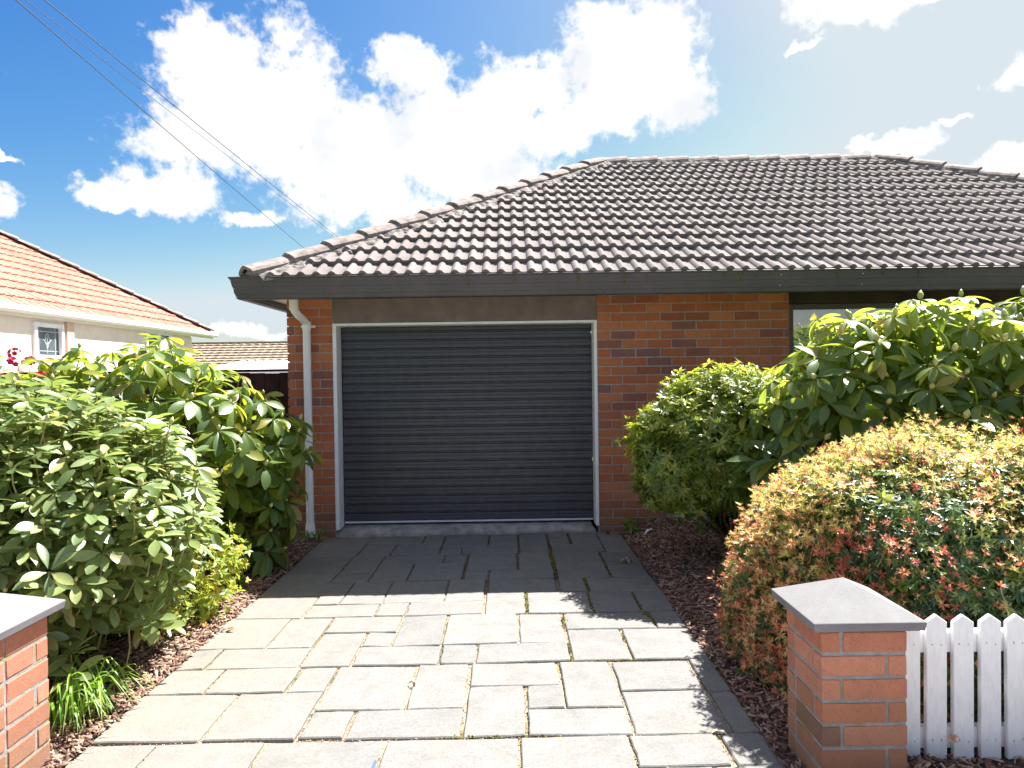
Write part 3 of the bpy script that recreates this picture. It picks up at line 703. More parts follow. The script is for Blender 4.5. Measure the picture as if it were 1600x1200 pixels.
link('algae_streak', ag.mesh('ag'), plain('algae', (.105, .098, .045), .9, .1, .3, 40), gut, kind='stuff')
rv = MB()
for (x, z) in ((-2.428, 2.405), (-2.408, 2.335), (-2.392, 2.262), (2.40, 2.39), (2.40, 2.30), (3.12, 2.39), (3.12, 2.30)):
    yy = 6.12 - (.078 + (z - 2.25) / .174 * .05); rv.tube([(x, yy + .003, z), (x, yy - .003, z)], .0035, 8)
link('rivet', rv.mesh('rv'), M_WHITE, gut, kind='stuff')
fa = MB().box(-2.32, 9.0, 6.121, 6.145, 2.262, 2.43); fa.box(-2.319, -2.295, 6.146, 13.2, 2.262, 2.43)
link('fascia', fa.mesh('fa'), M_GUTTER, house)

# ------------------------------------------------------------------ brick gate pillars
def pillar(x0, y0, label, brown):
    pr_ = empty('brick_pillar', (x0 + .155, y0 + .155, 0), label, 'pillar', 'brick pillars at the driveway entrance')
    S = .31
    link('mortar_core', MB().box(x0 + .0035, x0 + S - .0035, y0 + .0035, y0 + S - .0035, -.15, .612).mesh('mc'), M_PMORTAR, pr_)
    ztop = .517
    for k in range(8):
        z = ztop + .0052 - .0858 * k
        odd = k % 2
        # every course: four stretchers in pinwheel; flip every other course
        w, d = .232, .068
        if odd == 0: L_ = [(x0, y0 + .078, d, w), (x0, y0, d, d), (x0 + .078, y0, w, d), (x0 + S - d, y0 + .078, d, w - .078), (x0 + .078, y0 + S - d, w - .078, d)]
        else: L_ = [(x0, y0, w, d), (x0 + .242, y0, d, d), (x0, y0 + .078, d, w - .085), (x0, y0 + S - d, d, d), (x0 + .078, y0 + S - d, w, d), (x0 + S - d, y0 + .078, d, w - .085)]
        if odd == 0:
            L_ = [(x0, y0, d, w), (x0 + .078, y0, w, d), (x0, y0 + .242, d, d), (x0 + S - d, y0 + .078, d, w), (x0 + .078, y0 + S - d, w - .078, d)]
        for (bx, by, bw, bd) in L_:
            isb = brown and k == 4 and bx == x0 and bd > .2
            me = MB().box(0, bw, 0, bd, 0, .0735).mesh('brick', .0045, 2)
            for v in me.vertices: v.co += Vector((random.uniform(-1, 1), random.uniform(-1, 1), random.uniform(-1, 1))) * .0012
            ob = link('brick', me, M_PBROWN if isb else M_PBRICK, pr_, Matrix.Translation((bx + random.uniform(-.001, .001), by + random.uniform(-.001, .001), z)))
            if isb: ob['label'] = 'dark brown brick'
    o = .0475; a0, a1, b0, b1 = x0 - o, x0 + S + o, y0 - o, y0 + S + o
    cm = MB().add([(a0 + .006, b0 + .006, .6125), (a1 - .006, b0 + .006, .6125), (a1 - .006, b1 - .006, .6125), (a0 + .006, b1 - .006, .6125), (a0, b0, .645), (a1, b0, .645), (a1, b1, .645), (a0, b1, .645), (x0 + .155, y0 + .155, .750)],
                  [(0, 3, 2, 1), (0, 1, 5, 4), (1, 2, 6, 5), (2, 3, 7, 6), (3, 0, 4, 7), (4, 5, 8), (5, 6, 8), (6, 7, 8), (7, 4, 8)]).mesh('cap', .0035, 2)
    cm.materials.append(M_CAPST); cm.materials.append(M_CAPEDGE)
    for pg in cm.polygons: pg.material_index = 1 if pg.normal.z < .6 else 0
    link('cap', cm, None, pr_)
    return pr_
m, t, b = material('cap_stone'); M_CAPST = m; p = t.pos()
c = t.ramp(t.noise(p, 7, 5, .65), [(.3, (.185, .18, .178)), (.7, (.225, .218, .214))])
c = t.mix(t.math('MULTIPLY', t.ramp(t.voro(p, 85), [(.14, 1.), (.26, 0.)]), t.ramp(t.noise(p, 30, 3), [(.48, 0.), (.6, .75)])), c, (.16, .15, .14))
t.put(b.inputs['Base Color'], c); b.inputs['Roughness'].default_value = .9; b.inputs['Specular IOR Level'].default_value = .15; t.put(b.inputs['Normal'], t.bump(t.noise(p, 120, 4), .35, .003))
M_CAPEDGE = plain('shade_toned_cap_edge', (.15, .14, .152), .7, .25, .06, 9)  # shade on the slab edge put into its colour, darker than the top
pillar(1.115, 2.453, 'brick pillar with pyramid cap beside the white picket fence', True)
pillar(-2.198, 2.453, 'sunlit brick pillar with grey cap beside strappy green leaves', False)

# ------------------------------------------------------------------ picket fence
fence = empty('picket_fence', (1.43, 2.6, 0), 'low white picket fence running from the brick pillar in front of the hedge', 'fence')
def picket():
    w, tk, zb, zs, zp = .078, .022, .052, .578, .606
    vs = [(0, 0, zb), (w, 0, zb), (w, 0, zs), (w / 2, 0, zp), (0, 0, zs)]
    vs += [(x, tk, z) for x, _, z in vs]
    fs = [(0, 1, 2, 3, 4), (9, 8, 7, 6, 5)] + [(i, i + 5, (i + 1) % 5 + 5, (i + 1) % 5) for i in range(5)]
    me = MB().add(vs, fs).mesh('picket', .0025); return me
m, t, b = material('white_fence_paint'); M_FPAINT = m; p = t.pos()
c = t.ramp(t.noise(t.vmath('MULTIPLY', p, (1, 1, .25)), 60, 5, .7), [(.3, (.70, .70, .71)), (.6, (.80, .80, .80))])
c = t.mix(t.ramp(t.noise(p, 33, 4), [(.66, 0.), (.74, .6)]), c, (.38, .35, .30))
zf_ = t.node('ShaderNodeSeparateXYZ'); t.put(zf_.inputs[0], p)
low = t.math('MULTIPLY', t.math('SUBTRACT', t.math('ADD', .10, t.math('MULTIPLY', t.noise(p, 30, 4), .12)), zf_.outputs['Z']), 6.0, clamp=True)
c = t.mix(t.math('MULTIPLY', low, .55), c, (.40, .36, .29))
t.put(b.inputs['Base Color'], c); b.inputs['Roughness'].default_value = .5; t.put(b.inputs['Normal'], t.bump(t.noise(t.vmath('MULTIPLY', p, (1, 1, .1)), 150, 4), .3, .003))
pk = picket()
for k in range(17):
    x = 1.468 + .1035 * (k - 1)
    if k == 0: x = 1.427 - .035
    M = Matrix.Translation((x, 2.578 + random.uniform(-.002, .002), random.uniform(-.003, .003))) @ Matrix.Rotation(random.uniform(-.006, .006), 4, 'Y')
    if k == 0: M = Matrix.Translation((1.427, 2.585, -.02)) @ Matrix.Diagonal((.55, 1, 1, 1))
    link('picket', pk, M_FPAINT, fence, M)
nl = MB()
for k in range(1, 17):
    for z in (.125, .495):
        for dx in (.022, .056): nl.tube([(1.468 + .1035 * (k - 1) + dx, 2.5795, z + random.uniform(-.012, .012)), (1.468 + .1035 * (k - 1) + dx, 2.5755, z)], .0022, 6)
link('nail', nl.mesh('nl'), plain('nail_head', (.42, .40, .38), .5, .4), fence, kind='stuff')
box('rail', (1.426, 3.2, 2.601, 2.640, .455, .535), M_FPAINT, fence, .003)
box('rail', (1.426, 3.2, 2.601, 2.640, .085, .165), M_FPAINT, fence, .003)

# ------------------------------------------------------------------ neighbours
nb_ = empty('neighbour_house', (-11, 12, 0), 'peach stucco house with orange tiled hip roof beyond the bushes', 'house')
NX, NEY, NEZ, NP = -7.56, 17.4, 2.70, R(31.9)
nw = MB()
def wallbox(mb, y0, y1, z0, z1): mb.box(-7.8, -7.6, y0, y1, z0, z1)
W1 = (10.93, 11.66, 1.90, 2.50); W2 = (14.3, 15.4, 1.80, 2.585)
wallbox(nw, 5, W1[0], -.1, 2.60); wallbox(nw, W1[0] + .0, W1[1], -.1, W1[2]); wallbox(nw, W1[0], W1[1], W1[3], 2.60)
wallbox(nw, W1[1], W2[0], -.1, 2.60); wallbox(nw, W2[0], W2[1], -.1, W2[2]); wallbox(nw, W2[0], W2[1], W2[3], 2.60); wallbox(nw, W2[1], 16.4, -.1, 2.60)
nw.box(-16, -7.801, 16.2, 16.4, -.1, 2.60)
link('wall', nw.mesh('nw'), M_STUCCO, nb_)
box('pilaster', (-7.599, -7.55, 11.72, 11.90, -.1, 2.599), plain('warm_stucco', (.66, .45, .33), .9, .15, .05), nb_)
box('sill_band', (-7.599, -7.52, 10.6, 11.70, 1.70, 1.79), M_CREAM, nb_)
for (y0, y1, z0, z1) in (W1, W2):
    f_ = MB().box(-7.66, -7.56, y0, y0 + .07, z0, z1).box(-7.66, -7.56, y1 - .07, y1, z0, z1).box(-7.655, -7.565, y0 + .07, y1 - .07, z0, z0 + .07).box(-7.655, -7.565, y0 + .07, y1 - .07, z1 - .07, z1)
    if y1 - y0 > .85: f_.box(-7.655, -7.565, (y0 + y1) / 2 - .03, (y0 + y1) / 2 + .03, z0 + .07, z1 - .07)
    wo = link('window', f_.mesh('nf', .004), M_WHITE, nb_)
    link('pane', MB().box(-7.63, -7.62, y0 + .07, y1 - .07, z0 + .07, z1 - .07).mesh('np'), M_LEAD, wo)
    if y1 - y0 < .85:
        ld = MB(); yc = (y0 + y1) / 2; zc = (z0 + z1) / 2
        for dy in (-.2, .2): ld.box(-7.619, -7.614, yc + dy - .006, yc + dy + .006, z0 + .07, z1 - .07)
        for dz_ in (-.16, .16): ld.box(-7.618, -7.614, y0 + .07, y1 - .07, zc + dz_ - .005, zc + dz_ + .005)
        for s in (-1, 1):
            ld.tube([(-7.616, yc, zc - .12), (-7.616, yc + s * .06, zc), (-7.616, yc + s * .03, zc + .12)], .006, 5)
            ld.tube([(-7.616, yc, zc - .05), (-7.616, yc + s * .10, zc + .03)], .006, 5)
        ld.tube([(-7.616, yc, zc - .2), (-7.616, yc, zc + .14)], .006, 5)
        link('lead_pattern', ld.mesh('ld'), plain('lead', (.5, .52, .54), .5, .4), wo)
box('soffit', (-7.6, -7.535, 5, 16.4, 2.601, 2.62), M_CREAM, nb_)
box('fascia', (-7.534, -7.51, 5, 17.37, 2.555, 2.68), M_CREAM, nb_)
gut2 = MB(); 
for o_, z in [(.0, 2.70), (.0, 2.62), (.03, 2.60), (.09, 2.60), (.115, 2.64), (.12, 2.72), (.105, 2.72)]: gut2.v += [(NX + .05 + o_ * .7, 5, z), (NX + .05 + o_ * .7, 17.5, z)]
gut2.f = [(2 * i, 2 * i + 1, 2 * i + 3, 2 * i + 2) for i in range(6)]
link('gutter', gut2.mesh('g2'), M_CREAM, nb_)
link('downpipe', MB().tube([(-7.5, 9.85, 2.6), (-7.5, 9.8, 2.45), (-7.55, 9.75, 2.3), (-7.55, 9.75, 0)], .04, 10).mesh('nd'), M_CREAM, nb_, smooth=True)
nr = MB(); RN = 5.0
nr.add([(NX, 3, NEZ - .03), (NX, NEY, NEZ - .03), (NX - RN, NEY - RN, NEZ - .03 + RN * math.tan(NP)), (NX - RN, 3, NEZ - .03 + RN * math.tan(NP)), (NX - 2 * RN, NEY, NEZ - .03)], [(0, 1, 2, 3), (1, 4, 2)])
nro = link('roof', nr.mesh('nr'), M_UNDER, nb_)
c2, s2 = math.cos(NP), math.sin(NP)
NF = Matrix(((0, -c2, s2, 0), (1, 0, 0, 0), (0, s2, c2, 0), (0, 0, 0, 1)))          # local x along +Y, y up-slope (-X), z normal
uu = [0, .02, .05, .08, .10, .13, .16, .19, .215, .222]
pv = lambda u: .022 * math.sin(math.pi * min(1, (u % .215) / .09)) if (u % .215) < .09 else (.010 * math.sin(math.pi * ((u % .215) - .11) / .105) if (u % .215) > .11 else 0)
nv, nf = [], []
for u in uu: nv += [(u, -.01, pv(u) + .034), (u, .37, pv(u) + .006), (u, -.008, pv(u) + .004)]
for i in range(len(uu) - 1):
    a, b2 = 3 * i, 3 * i + 3; nf += [(a, b2, b2 + 1, a + 1), (a + 2, b2 + 2, b2, a)]
nt_me = tmesh('terracotta_tile', nv, nf); nt_me.materials.append(M_TERRA)
ntl = []
for r_ in range(16):
    ys = r_ * .335
    y = 8.0
    while y < NEY - ys * c2 - .05:
        ntl.append((y, ys)); y += .215
def nscore(q):
    P = np.array([[NX - q[1] * c2, q[0], NEZ + q[1] * s2]]); return (0 if in_frame(P, .03)[0] else 100) + float(np.linalg.norm(P))
ntl.sort(key=nscore); rM, rP = [], []
for i, (y, ys) in enumerate(ntl):
    M = Matrix.Translation((NX - ys * c2, y + random.uniform(-.006, .006), NEZ + ys * s2)) @ NF @ Matrix.Rotation(random.uniform(-.02, .02), 4, 'Z')
    if i < 300: link('roof_tile', nt_me, None, nro, M)
    else: rM.append(np.array(M.to_3x3())); rP.append(np.array(M.translation))
instances('roof_tile', nv, nf, np.array(rM), np.array(rP), RNG.random(len(rP)), M_TERRA, nro, 'stuff')
hv = Vector((-1, -1, math.tan(NP))).normalized(); HL = RN * math.sqrt(2 + math.tan(NP) ** 2)
for k in range(int(HL / .40)):
    M = frame(hv, (1, -1, 0), Vector((NX, NEY, NEZ)) + hv * (.40 * k) + Vector((0, 0, .03)))
    link('ridge_tile', cap_h, M_TERRA if False else plain('hip_terracotta', (.40, .22, .155), .85, .2, .25, 9) if k == 0 else bpy.data.materials['hip_terracotta'], nro, M)

far = empty('far_house', (-16, 40, 0), 'distant low house with brown tiled roof seen past the brick corner', 'house')
fm = MB(); ns = 11; yR, zR, yE, zE = 43.5, 3.78, 40.0, 1.9
for k in range(ns):
    f0, f1 = k / ns, (k + 1) / ns
    a = (yE + (yR - yE) * f0, zE + (zR - zE) * f0 + .07); c_ = (yE + (yR - yE) * f1, zE + (zR - zE) * f1)
    nseg = 60; bA = len(fm.v)
    for i in range(nseg + 1):
        x = -21 + 10 * i / nseg; w = .02 * math.sin(i * 2.1)
        fm.v += [(x, a[0], a[1] - .10), (x, a[0] - .0, a[1] + w), (x, c_[0], c_[1])]
    for i in range(nseg):
        q = bA + 3 * i; fm.f += [(q, q + 3, q + 4, q + 1), (q + 1, q + 4, q + 5, q + 2)]
link('roof', fm.mesh('fr'), M_FARTILE, far)
box('wall', (-20.5, -11.5, 40.5, 46, -.1, 2.1), M_STUCCO, far)
box('ridge', (-21, -11, 43.4, 43.65, 3.74, 3.86), M_FARTILE, far)
shed = empty('garden_shed', (-4.6, 12.5, 0), 'white metal roofed shed behind the bush next to the brick corner', 'shed')
box('wall', (-5.35, -3.5, 12.1, 14, -.1, 1.62), plain('shed_wall', (.10, .075, .065), .8, .2), shed)
sm = MB()
for i in range(31):
    x = -5.6 + 2.5 * i / 30; hh = .018 if i % 2 else 0
    sm.v += [(x, 11.9, 1.66 + hh + .0), (x, 14.2, 1.90 + hh), (x, 11.9, 1.60)]
for i in range(30): sm.f += [(3 * i, 3 * i + 3, 3 * i + 4, 3 * i + 1), (3 * i + 2, 3 * i + 5, 3 * i + 3, 3 * i)]
link('roof', sm.mesh('sr'), M_ZINC, shed)
tf_ = empty('timber_fence', (-3.2, 6.9, 0), 'dark stained timber fence between the brick corner and the left bushes', 'fence')
x = -2.16
while x > -5.6:
    link('board', MB().box(x - .145, x, 6.86 + random.uniform(-.003, .003), 6.882, -.05, 1.60 + random.uniform(-.008, .008)).mesh('bd', .002), M_FENCEWOOD, tf_); x -= .15
box('rail', (-5.6, -2.16, 6.89, 6.93, 1.2, 1.3), M_FENCEWOOD, tf_); box('rail', (-5.6, -2.16, 6.89, 6.93, .3, .4), M_FENCEWOOD, tf_)
box('capping', (-5.6, -2.15, 6.84, 6.93, 1.609, 1.635), M_FENCEWOOD, tf_, .003)

for nme, a, b2, lb in (('power_line', (-6.365, 9, 6.522), (-7.018, 24, 5.974), 'lowest and leftmost of the three thin cables crossing the sky'),
                   ('power_line', (-6.24, 9, 6.52), (-6.003, 24, 6.407), 'faint middle cable of the three crossing the sky'),
                   ('power_line', (-5.99, 9, 6.517), (-5.891, 24, 6.405), 'rightmost of the three thin cables crossing the sky')):
    A, B_ = Vector(a), Vector(b2); pts = []
    for i in range(25):
        f = -.35 + 1.7 * i / 24; pp = A.lerp(B_, f); pp.z += .28 * ((f - .5) ** 2 - .25) * .35; pts.append(pp)
    o = link('power_line', MB().tube(pts, .0075 if 'middle' not in lb else .0045, 6).mesh('pl'), M_WIRE); setp(o, lb, 'cable', 'overhead cables crossing the sky')

# ------------------------------------------------------------------ foliage
def leaf(L=1.0, W=.34, segs=5, fold=.22, curl=.22, blunt=1.12, petiole=.10):
    v, f = [], []
    for i in range(segs + 1):
        s = i / segs; w = W / 2 * (math.sin(math.pi * min(1, s ** blunt)) ** .62) if 0 < i < segs else .03
        x = petiole + (1 - petiole) * s; z = -curl * s * s
        v += [(x * L, -w, z + fold * w), (x * L, 0, z), (x * L, w, z + fold * w)]
    for i in range(segs):
        a = 3 * i; f += [(a, a + 3, a + 4, a + 1), (a + 1, a + 4, a + 5, a + 2)]
    v += [(0, -.008, 0), (0, .008, 0)]; n = len(v); f += [(n - 2, 0, 1, n - 1), (n - 1, 1, 2)]
    return np.array(v), f
def simple_leaf(W=.3, fold=.25, curl=.15):
    v = [(0, 0, 0), (.45, -W / 2, fold * W / 2 - curl * .2), (.5, 0, -curl * .25), (.45, W / 2, fold * W / 2 - curl * .2), (1, 0, -curl)]
    return np.array(v), [(0, 1, 2), (0, 2, 3), (1, 4, 2), (2, 4, 3)]
def sample_ellipsoids(E, n, rng, inner=.0, jit=.07, zmin=.05, lump=.10):
    """points and outward normals on the skin of a union of ellipsoids"""
    E = np.array(E, float); area = (E[:, 3] * E[:, 4] + E[:, 3] * E[:, 5] + E[:, 4] * E[:, 5])
    k = rng.choice(len(E), n, p=area / area.sum()); d = nrm(rng.normal(size=(n, 3)))
    e = E[k]; lum = 1 + lump * np.sin(d[:, 0] * 5 + k * 2.1) * np.sin(d[:, 1] * 4 + 1 + k) * np.cos(d[:, 2] * 5 + k)
    s = (1 - inner + rng.normal(size=n) * jit) * lum
    P = e[:, :3] + d * e[:, 3:6] * s[:, None]; Nn = nrm(d / e[:, 3:6])
    keep = P[:, 2] > zmin
    for j_, q in enumerate(E):
        ins = (((P - q[:3]) / q[3:6]) ** 2).sum(1) < (.86 - inner) ** 2
        keep &= ~(ins & (k != j_))
    return P[keep], Nn[keep]
def thin(P, N, dmin):
    cell = {}; keep = []
    for i, p_ in enumerate(P):
        key = tuple((p_ // dmin).astype(int)); ok = True
        for a in (-1, 0, 1):
            for b_ in (-1, 0, 1):
                for c_ in (-1, 0, 1):
                    for j_ in cell.get((key[0] + a, key[1] + b_, key[2] + c_), ()):
                        if ((P[j_] - p_) ** 2).sum() < dmin * dmin: ok = False
        if ok: cell.setdefault(key, []).append(i); keep.append(i)
    return P[keep], N[keep]
def basis(ax, rng):
    r_ = nrm(rng.normal(size=ax.shape)); u = nrm(np.cross(ax, r_)); v = np.cross(ax, u); return u, v
def whorl_leaves(P, A, rng, nl, th, size, droop, width_j=.12, offs=.012, twist=.25):
    Ms, Ps, W = [], [], []
    n = len(P); cnt = rng.integers(nl[0], nl[1] + 1, n); u, v = basis(A, rng)
    idx = np.repeat(np.arange(n), cnt); m_ = len(idx)
    order = np.concatenate([np.arange(c) for c in cnt]); ph = order * 2.39996 + np.repeat(rng.random(n) * 6.28, cnt) + rng.normal(size=m_) * .2
    tt = np.radians(rng.uniform(th[0], th[1], m_)); a = A[idx]
    d = np.cos(tt)[:, None] * a + np.sin(tt)[:, None] * (np.cos(ph)[:, None] * u[idx] + np.sin(ph)[:, None] * v[idx])
    d = nrm(d + np.array([0, 0, -1]) * rng.uniform(droop[0], droop[1], m_)[:, None])
    nn = a - (a * d).sum(1)[:, None] * d + np.array([0, 0, .15]); nn = nrm(nn - (nn * d).sum(1)[:, None] * d)
    y = np.cross(nn, d); tw = rng.normal(size=m_) * twist
    y2 = np.cos(tw)[:, None] * y + np.sin(tw)[:, None] * nn; n2 = np.cross(d, y2)
    sc = rng.uniform(size[0], size[1], m_) * np.repeat(rng.uniform(.8, 1.15, n), cnt)
    wj = 1 + rng.normal(size=m_) * width_j
    M = np.stack([d * sc[:, None], y2 * (sc * wj)[:, None], n2 * sc[:, None]], axis=2)
    return M, P[idx] + d * offs, idx
def place(name, tmpl, M, Pp, tint, mat, parent, score, nobj, name_stuff):
    """the nobj highest scoring copies become objects, the others one mesh"""
    tv_, tf_2 = tmpl; o_ = np.argsort(-score); sep = o_[:nobj]; rest_ = o_[nobj:]
    me = tmesh(name, tv_, tf_2)
    me.materials.append(mat); me.polygons.foreach_set('use_smooth', [True] * len(me.polygons))
    for i in sep: link(name, me, None, parent, mat4(M[i], Pp[i]))
    if len(rest_):
        ob = instances(name_stuff, tv_, tf_2, M[rest_], Pp[rest_], tint[rest_], mat, parent, 'stuff')
        ob.data.polygons.foreach_set('use_smooth', [True] * len(ob.data.polygons))
def visible_score(P, N, M=None):
    v = np.array([0, 0, CAM_H]) - P; d = np.linalg.norm(v, axis=1)
    s = (N * v).sum(1) / d + .55
    return np.where(in_frame(P, -.02), np.clip(s, 0, 2) / d ** 1.5, 0)
def limbs(parent, base, tips, rng, r0=.028, mat=M_BARK, name='branch', nmax=26, spread=.35):
    mb = MB(); idx = rng.choice(len(tips), min(nmax, len(tips)), replace=False)
    for i in idx:
        b_ = Vector(base) + Vector((rng.normal() * .06, rng.normal() * .06, 0)); t_ = Vector(tips[i])
        mid = b_.lerp(t_, .45) + Vector((rng.normal() * .06, rng.normal() * .06, .10))
        mid2 = b_.lerp(t_, .75) + Vector((rng.normal() * .05, rng.normal() * .05, .08))
        mb.tube([b_, b_.lerp(mid, .5) + Vector((rng.normal() * .02, rng.normal() * .02, .02)), mid, mid2, t_], [r0, r0 * .85, r0 * .6, r0 * .4, r0 * .18], 6, cap=False)
    link(name, mb.mesh('br'), mat, parent, smooth=True)
bud_v, bud_f = [], []
for i, (z, r_) in enumerate(((0, .10), (.22, .26), (.5, .30), (.78, .16))):
    for k in range(6): bud_v.append((z, r_ * math.cos(k * math.pi / 3), r_ * math.sin(k * math.pi / 3)))
bud_v.append((1, 0, 0)); 
for i in range(3):
    for k in range(6): bud_f.append((i * 6 + k, i * 6 + (k + 1) % 6, i * 6 + 6 + (k + 1) % 6, i * 6 + 6 + k))
bud_f += [(18 + k, 18 + (k + 1) % 6, 24) for k in range(6)]
def rhodo(name, label, E, seed, mat, nsurf, dmin, size, base, nl=(7, 10), th=(62, 105), droop=(.05, .35), upb=.8, lt=None, inner=((.22, .5), (.45, .4)), bud=.6, budsize=.045, extra=None, nobj=280, stem_len=.16, group=None, cull_back=True):
    rng = np.random.default_rng(seed); root = empty(name, base, label, 'shrub', group)
    lt = lt or leaf()
    P, N = sample_ellipsoids(E, nsurf, rng); P, N = thin(P, N, dmin)
    if extra is not None:
        P = np.concatenate([P, np.array(extra, float)]); N = np.concatenate([N, np.tile(np.array([[.2, -.5, .8]]), (len(extra), 1))])
    A = nrm(N * (1 - upb * .5) + np.array([0, 0, 1]) * upb + rng.normal(size=P.shape) * .22)
    M, Q, idx = whorl_leaves(P, A, rng, nl, th, size, droop)
    score = visible_score(Q, nrm(N[idx] + A[idx] * .3))
    place('leaf', lt, M, Q, rng.random(len(Q)), mat, root, score, nobj, 'foliage')
    # leaves further in, which close the crown
    for (dep, frac) in inner:
        P2, N2 = sample_ellipsoids(E, int(nsurf * frac), rng, inner=dep); P2, N2 = thin(P2, N2, dmin * 1.05)
        A2 = nrm(N2 * .5 + np.array([0, 0, .7]) + rng.normal(size=P2.shape) * .4)
        M2, Q2, _ = whorl_leaves(P2, A2, rng, (5, 8), (60, 115), size, droop)
        ob = instances('foliage', lt[0], lt[1], M2, Q2, rng.random(len(Q2)), mat, root, 'stuff')
        ob.data.polygons.foreach_set('use_smooth', [True] * len(ob.data.polygons))
    # stems under every whorl, buds in most of them
    mb = MB()
    for p_, a_ in zip(P, A):
        q = p_ - a_ * stem_len * rng.uniform(.6, 1.2) + np.array([0, 0, -.02]); mb.tube([q, p_ * .5 + q * .5 + rng.normal(size=3) * .008, p_], [.005, .0045, .004], 4, cap=False)
    link('stem', mb.mesh('stem'), M_STEM, root, kind='stuff')
    has = rng.random(len(P)) < bud; Pb, Ab = P[has], A[has]; u, v = basis(Ab, rng); sb = budsize * rng.uniform(.7, 1.2, len(Pb))
    Mb = np.stack([Ab * sb[:, None], u * sb[:, None], v * sb[:, None]], axis=2)
    place('bud', (np.array(bud_v), bud_f), Mb, Pb + Ab * .004, rng.random(len(Pb)), M_BUD, root, visible_score(Pb, Ab), 120, 'bud')
    limbs(root, base, P - N * .12, rng)
    return root, P, N

# A: big sage-green rhododendron at the left, nearest the camera
LA = leaf(W=.38, fold=.26, curl=.12, segs=6, blunt=1.2)
EA = [(-2.95, 3.78, .76, 1.05, .80, .74), (-2.36, 3.70, .80, .60, .62, .52), (-3.5, 3.5, .85, .9, .75, .74), (-2.62, 3.35, .42, .42, .42, .36)]
rhodo('rhododendron_bush', 'big rounded rhododendron with pale sunlit sage leaves behind the left pillar', EA, 11, M_RHODO_A, 7000, .088, (.088, .130), (-2.6, 3.8, .0), lt=LA,
      upb=1.0, th=(58, 98), droop=(.0, .25), bud=.55, budsize=.04, extra=[(-1.90, 3.10, .10), (-1.98, 3.05, .22), (-2.05, 3.15, .28), (-1.93, 3.42, .30), (-1.80, 3.38, .36), (-1.86, 3.55, .25)], nobj=300)
# B: taller dark rhododendron behind it, at the house corner
LB = leaf(W=.40, fold=.25, curl=.22, segs=6, blunt=1.2)
EB = [(-2.85, 5.35, 1.08, .72, .58, .68), (-3.35, 5.25, 1.0, .45, .5, .66), (-2.20, 5.60, .98, .36, .36, .44), (-2.16, 5.7, .34, .30, .32, .34), (-3.28, 5.2, 1.62, .12, .12, .18), (-2.32, 5.45, 1.14, .40, .38, .40), (-1.98, 5.72, .92, .24, .26, .34)]
EB = [(a * .965, b_ * .965, CAM_H + (c_ - CAM_H) * .965, d_, e_, f_) for a, b_, c_, d_, e_, f_ in EB]
rhodo('rhododendron_bush', 'tall open rhododendron with drooping dark leaves beside the downpipe', EB, 12, M_RHODO_B, 1900, .150, (.135, .19), (-2.5, 5.9, .0), lt=LB, nl=(7, 10), th=(65, 112), droop=(.15, .55), upb=.65, inner=((.30, .25),), bud=.5, budsize=.055, nobj=290)
#E: large-leaved rhododendron under the window
LE = leaf(W=.35, fold=.28, curl=.24, segs=6, blunt=1.02)
EE = [(2.85, 4.65, 1.20, .98, .62, .76), (3.85, 4.55, 1.26, .95, .62, .76), (2.10, 4.72, .90, .48, .42, .56), (4.7, 4.6, 1.2, .8, .6, .8)]
rhodo('rhododendron_bush', 'large glossy rhododendron with long drooping leaves in front of the window', EE, 13, M_RHODO_E, 4600, .120, (.15, .20), (3.1, 4.9, .0), lt=LE, nl=(7, 11), th=(58, 110), droop=(.15, .55), upb=.6, inner=((.26, .5),), bud=.6, budsize=.06, nobj=300)

# D: azalea at the wall
def rosette_mesh(name, rng, n, L, W, th, leafv):
    V, F = [], []
    for k in range(n):
        ph = k * 2.4 + rng.random() * .5; tt = math.radians(rng.uniform(*th)); d = np.array([math.sin(tt) * math.cos(ph), math.sin(tt) * math.sin(ph), math.cos(tt)])
        nn = np.array([0, 0, 1.]) - d * d[2]; nn = nn / np.linalg.norm(nn) if np.linalg.norm(nn) > 1e-3 else np.array([1., 0, 0]); y = np.cross(nn, d); s = L * rng.uniform(.75, 1.15)
        b_ = len(V)
        for q in leafv[0]: V.append(d * q[0] * s + y * q[1] * s + nn * q[2] * s)
        F += [tuple(b_ + i for i in f) for f in leafv[1]]
    return np.array(V), F
def sprig_place(name, stuff, P, A, rng, tmpls, sc, tint, mat, parent, nobj, score):
    u, v = basis(A, rng); s = rng.uniform(sc[0], sc[1], len(P))
    M = np.stack([u * s[:, None], v * s[:, None], A * s[:, None]], axis=2); k = rng.integers(0, len(tmpls), len(P))
    order = np.argsort(-score); sep = set(order[:nobj].tolist()); mes = []
    for tv_, tf_2 in tmpls:
        me = tmesh(name, tv_, tf_2); me.materials.append(mat); mes.append(me)
    for i in sep: link(name, mes[k[i]], None, parent, mat4(M[i], P[i]))
    sepm = np.zeros(len(P), bool); sepm[list(sep)] = True
    for j_, (tv_, tf_2) in enumerate(tmpls):
        w = (k == j_) & ~sepm
        if w.any(): instances(stuff, tv_, tf_2, M[w], P[w], tint[w], mat, parent, 'stuff')
rng = np.random.default_rng(21)
az = empty('azalea_bush', (1.85, 5.75, .06), 'small rounded azalea bush with yellow-green leaves against the brick wall', 'shrub')
ED = [(1.66, 5.22, 1.03, .62, .45, .49), (1.34, 5.18, .82, .36, .34, .32), (2.05, 5.25, 1.0, .48, .42, .46)]
azt = [rosette_mesh('leaf_rosette', rng, 9, 1, .3, (45, 105), simple_leaf(.36, .25, .2)) for _ in range(7)]
P, N = sample_ellipsoids(ED, 9000, rng, jit=.075, zmin=.44, lump=.16); P, N = thin(P, N, .034)
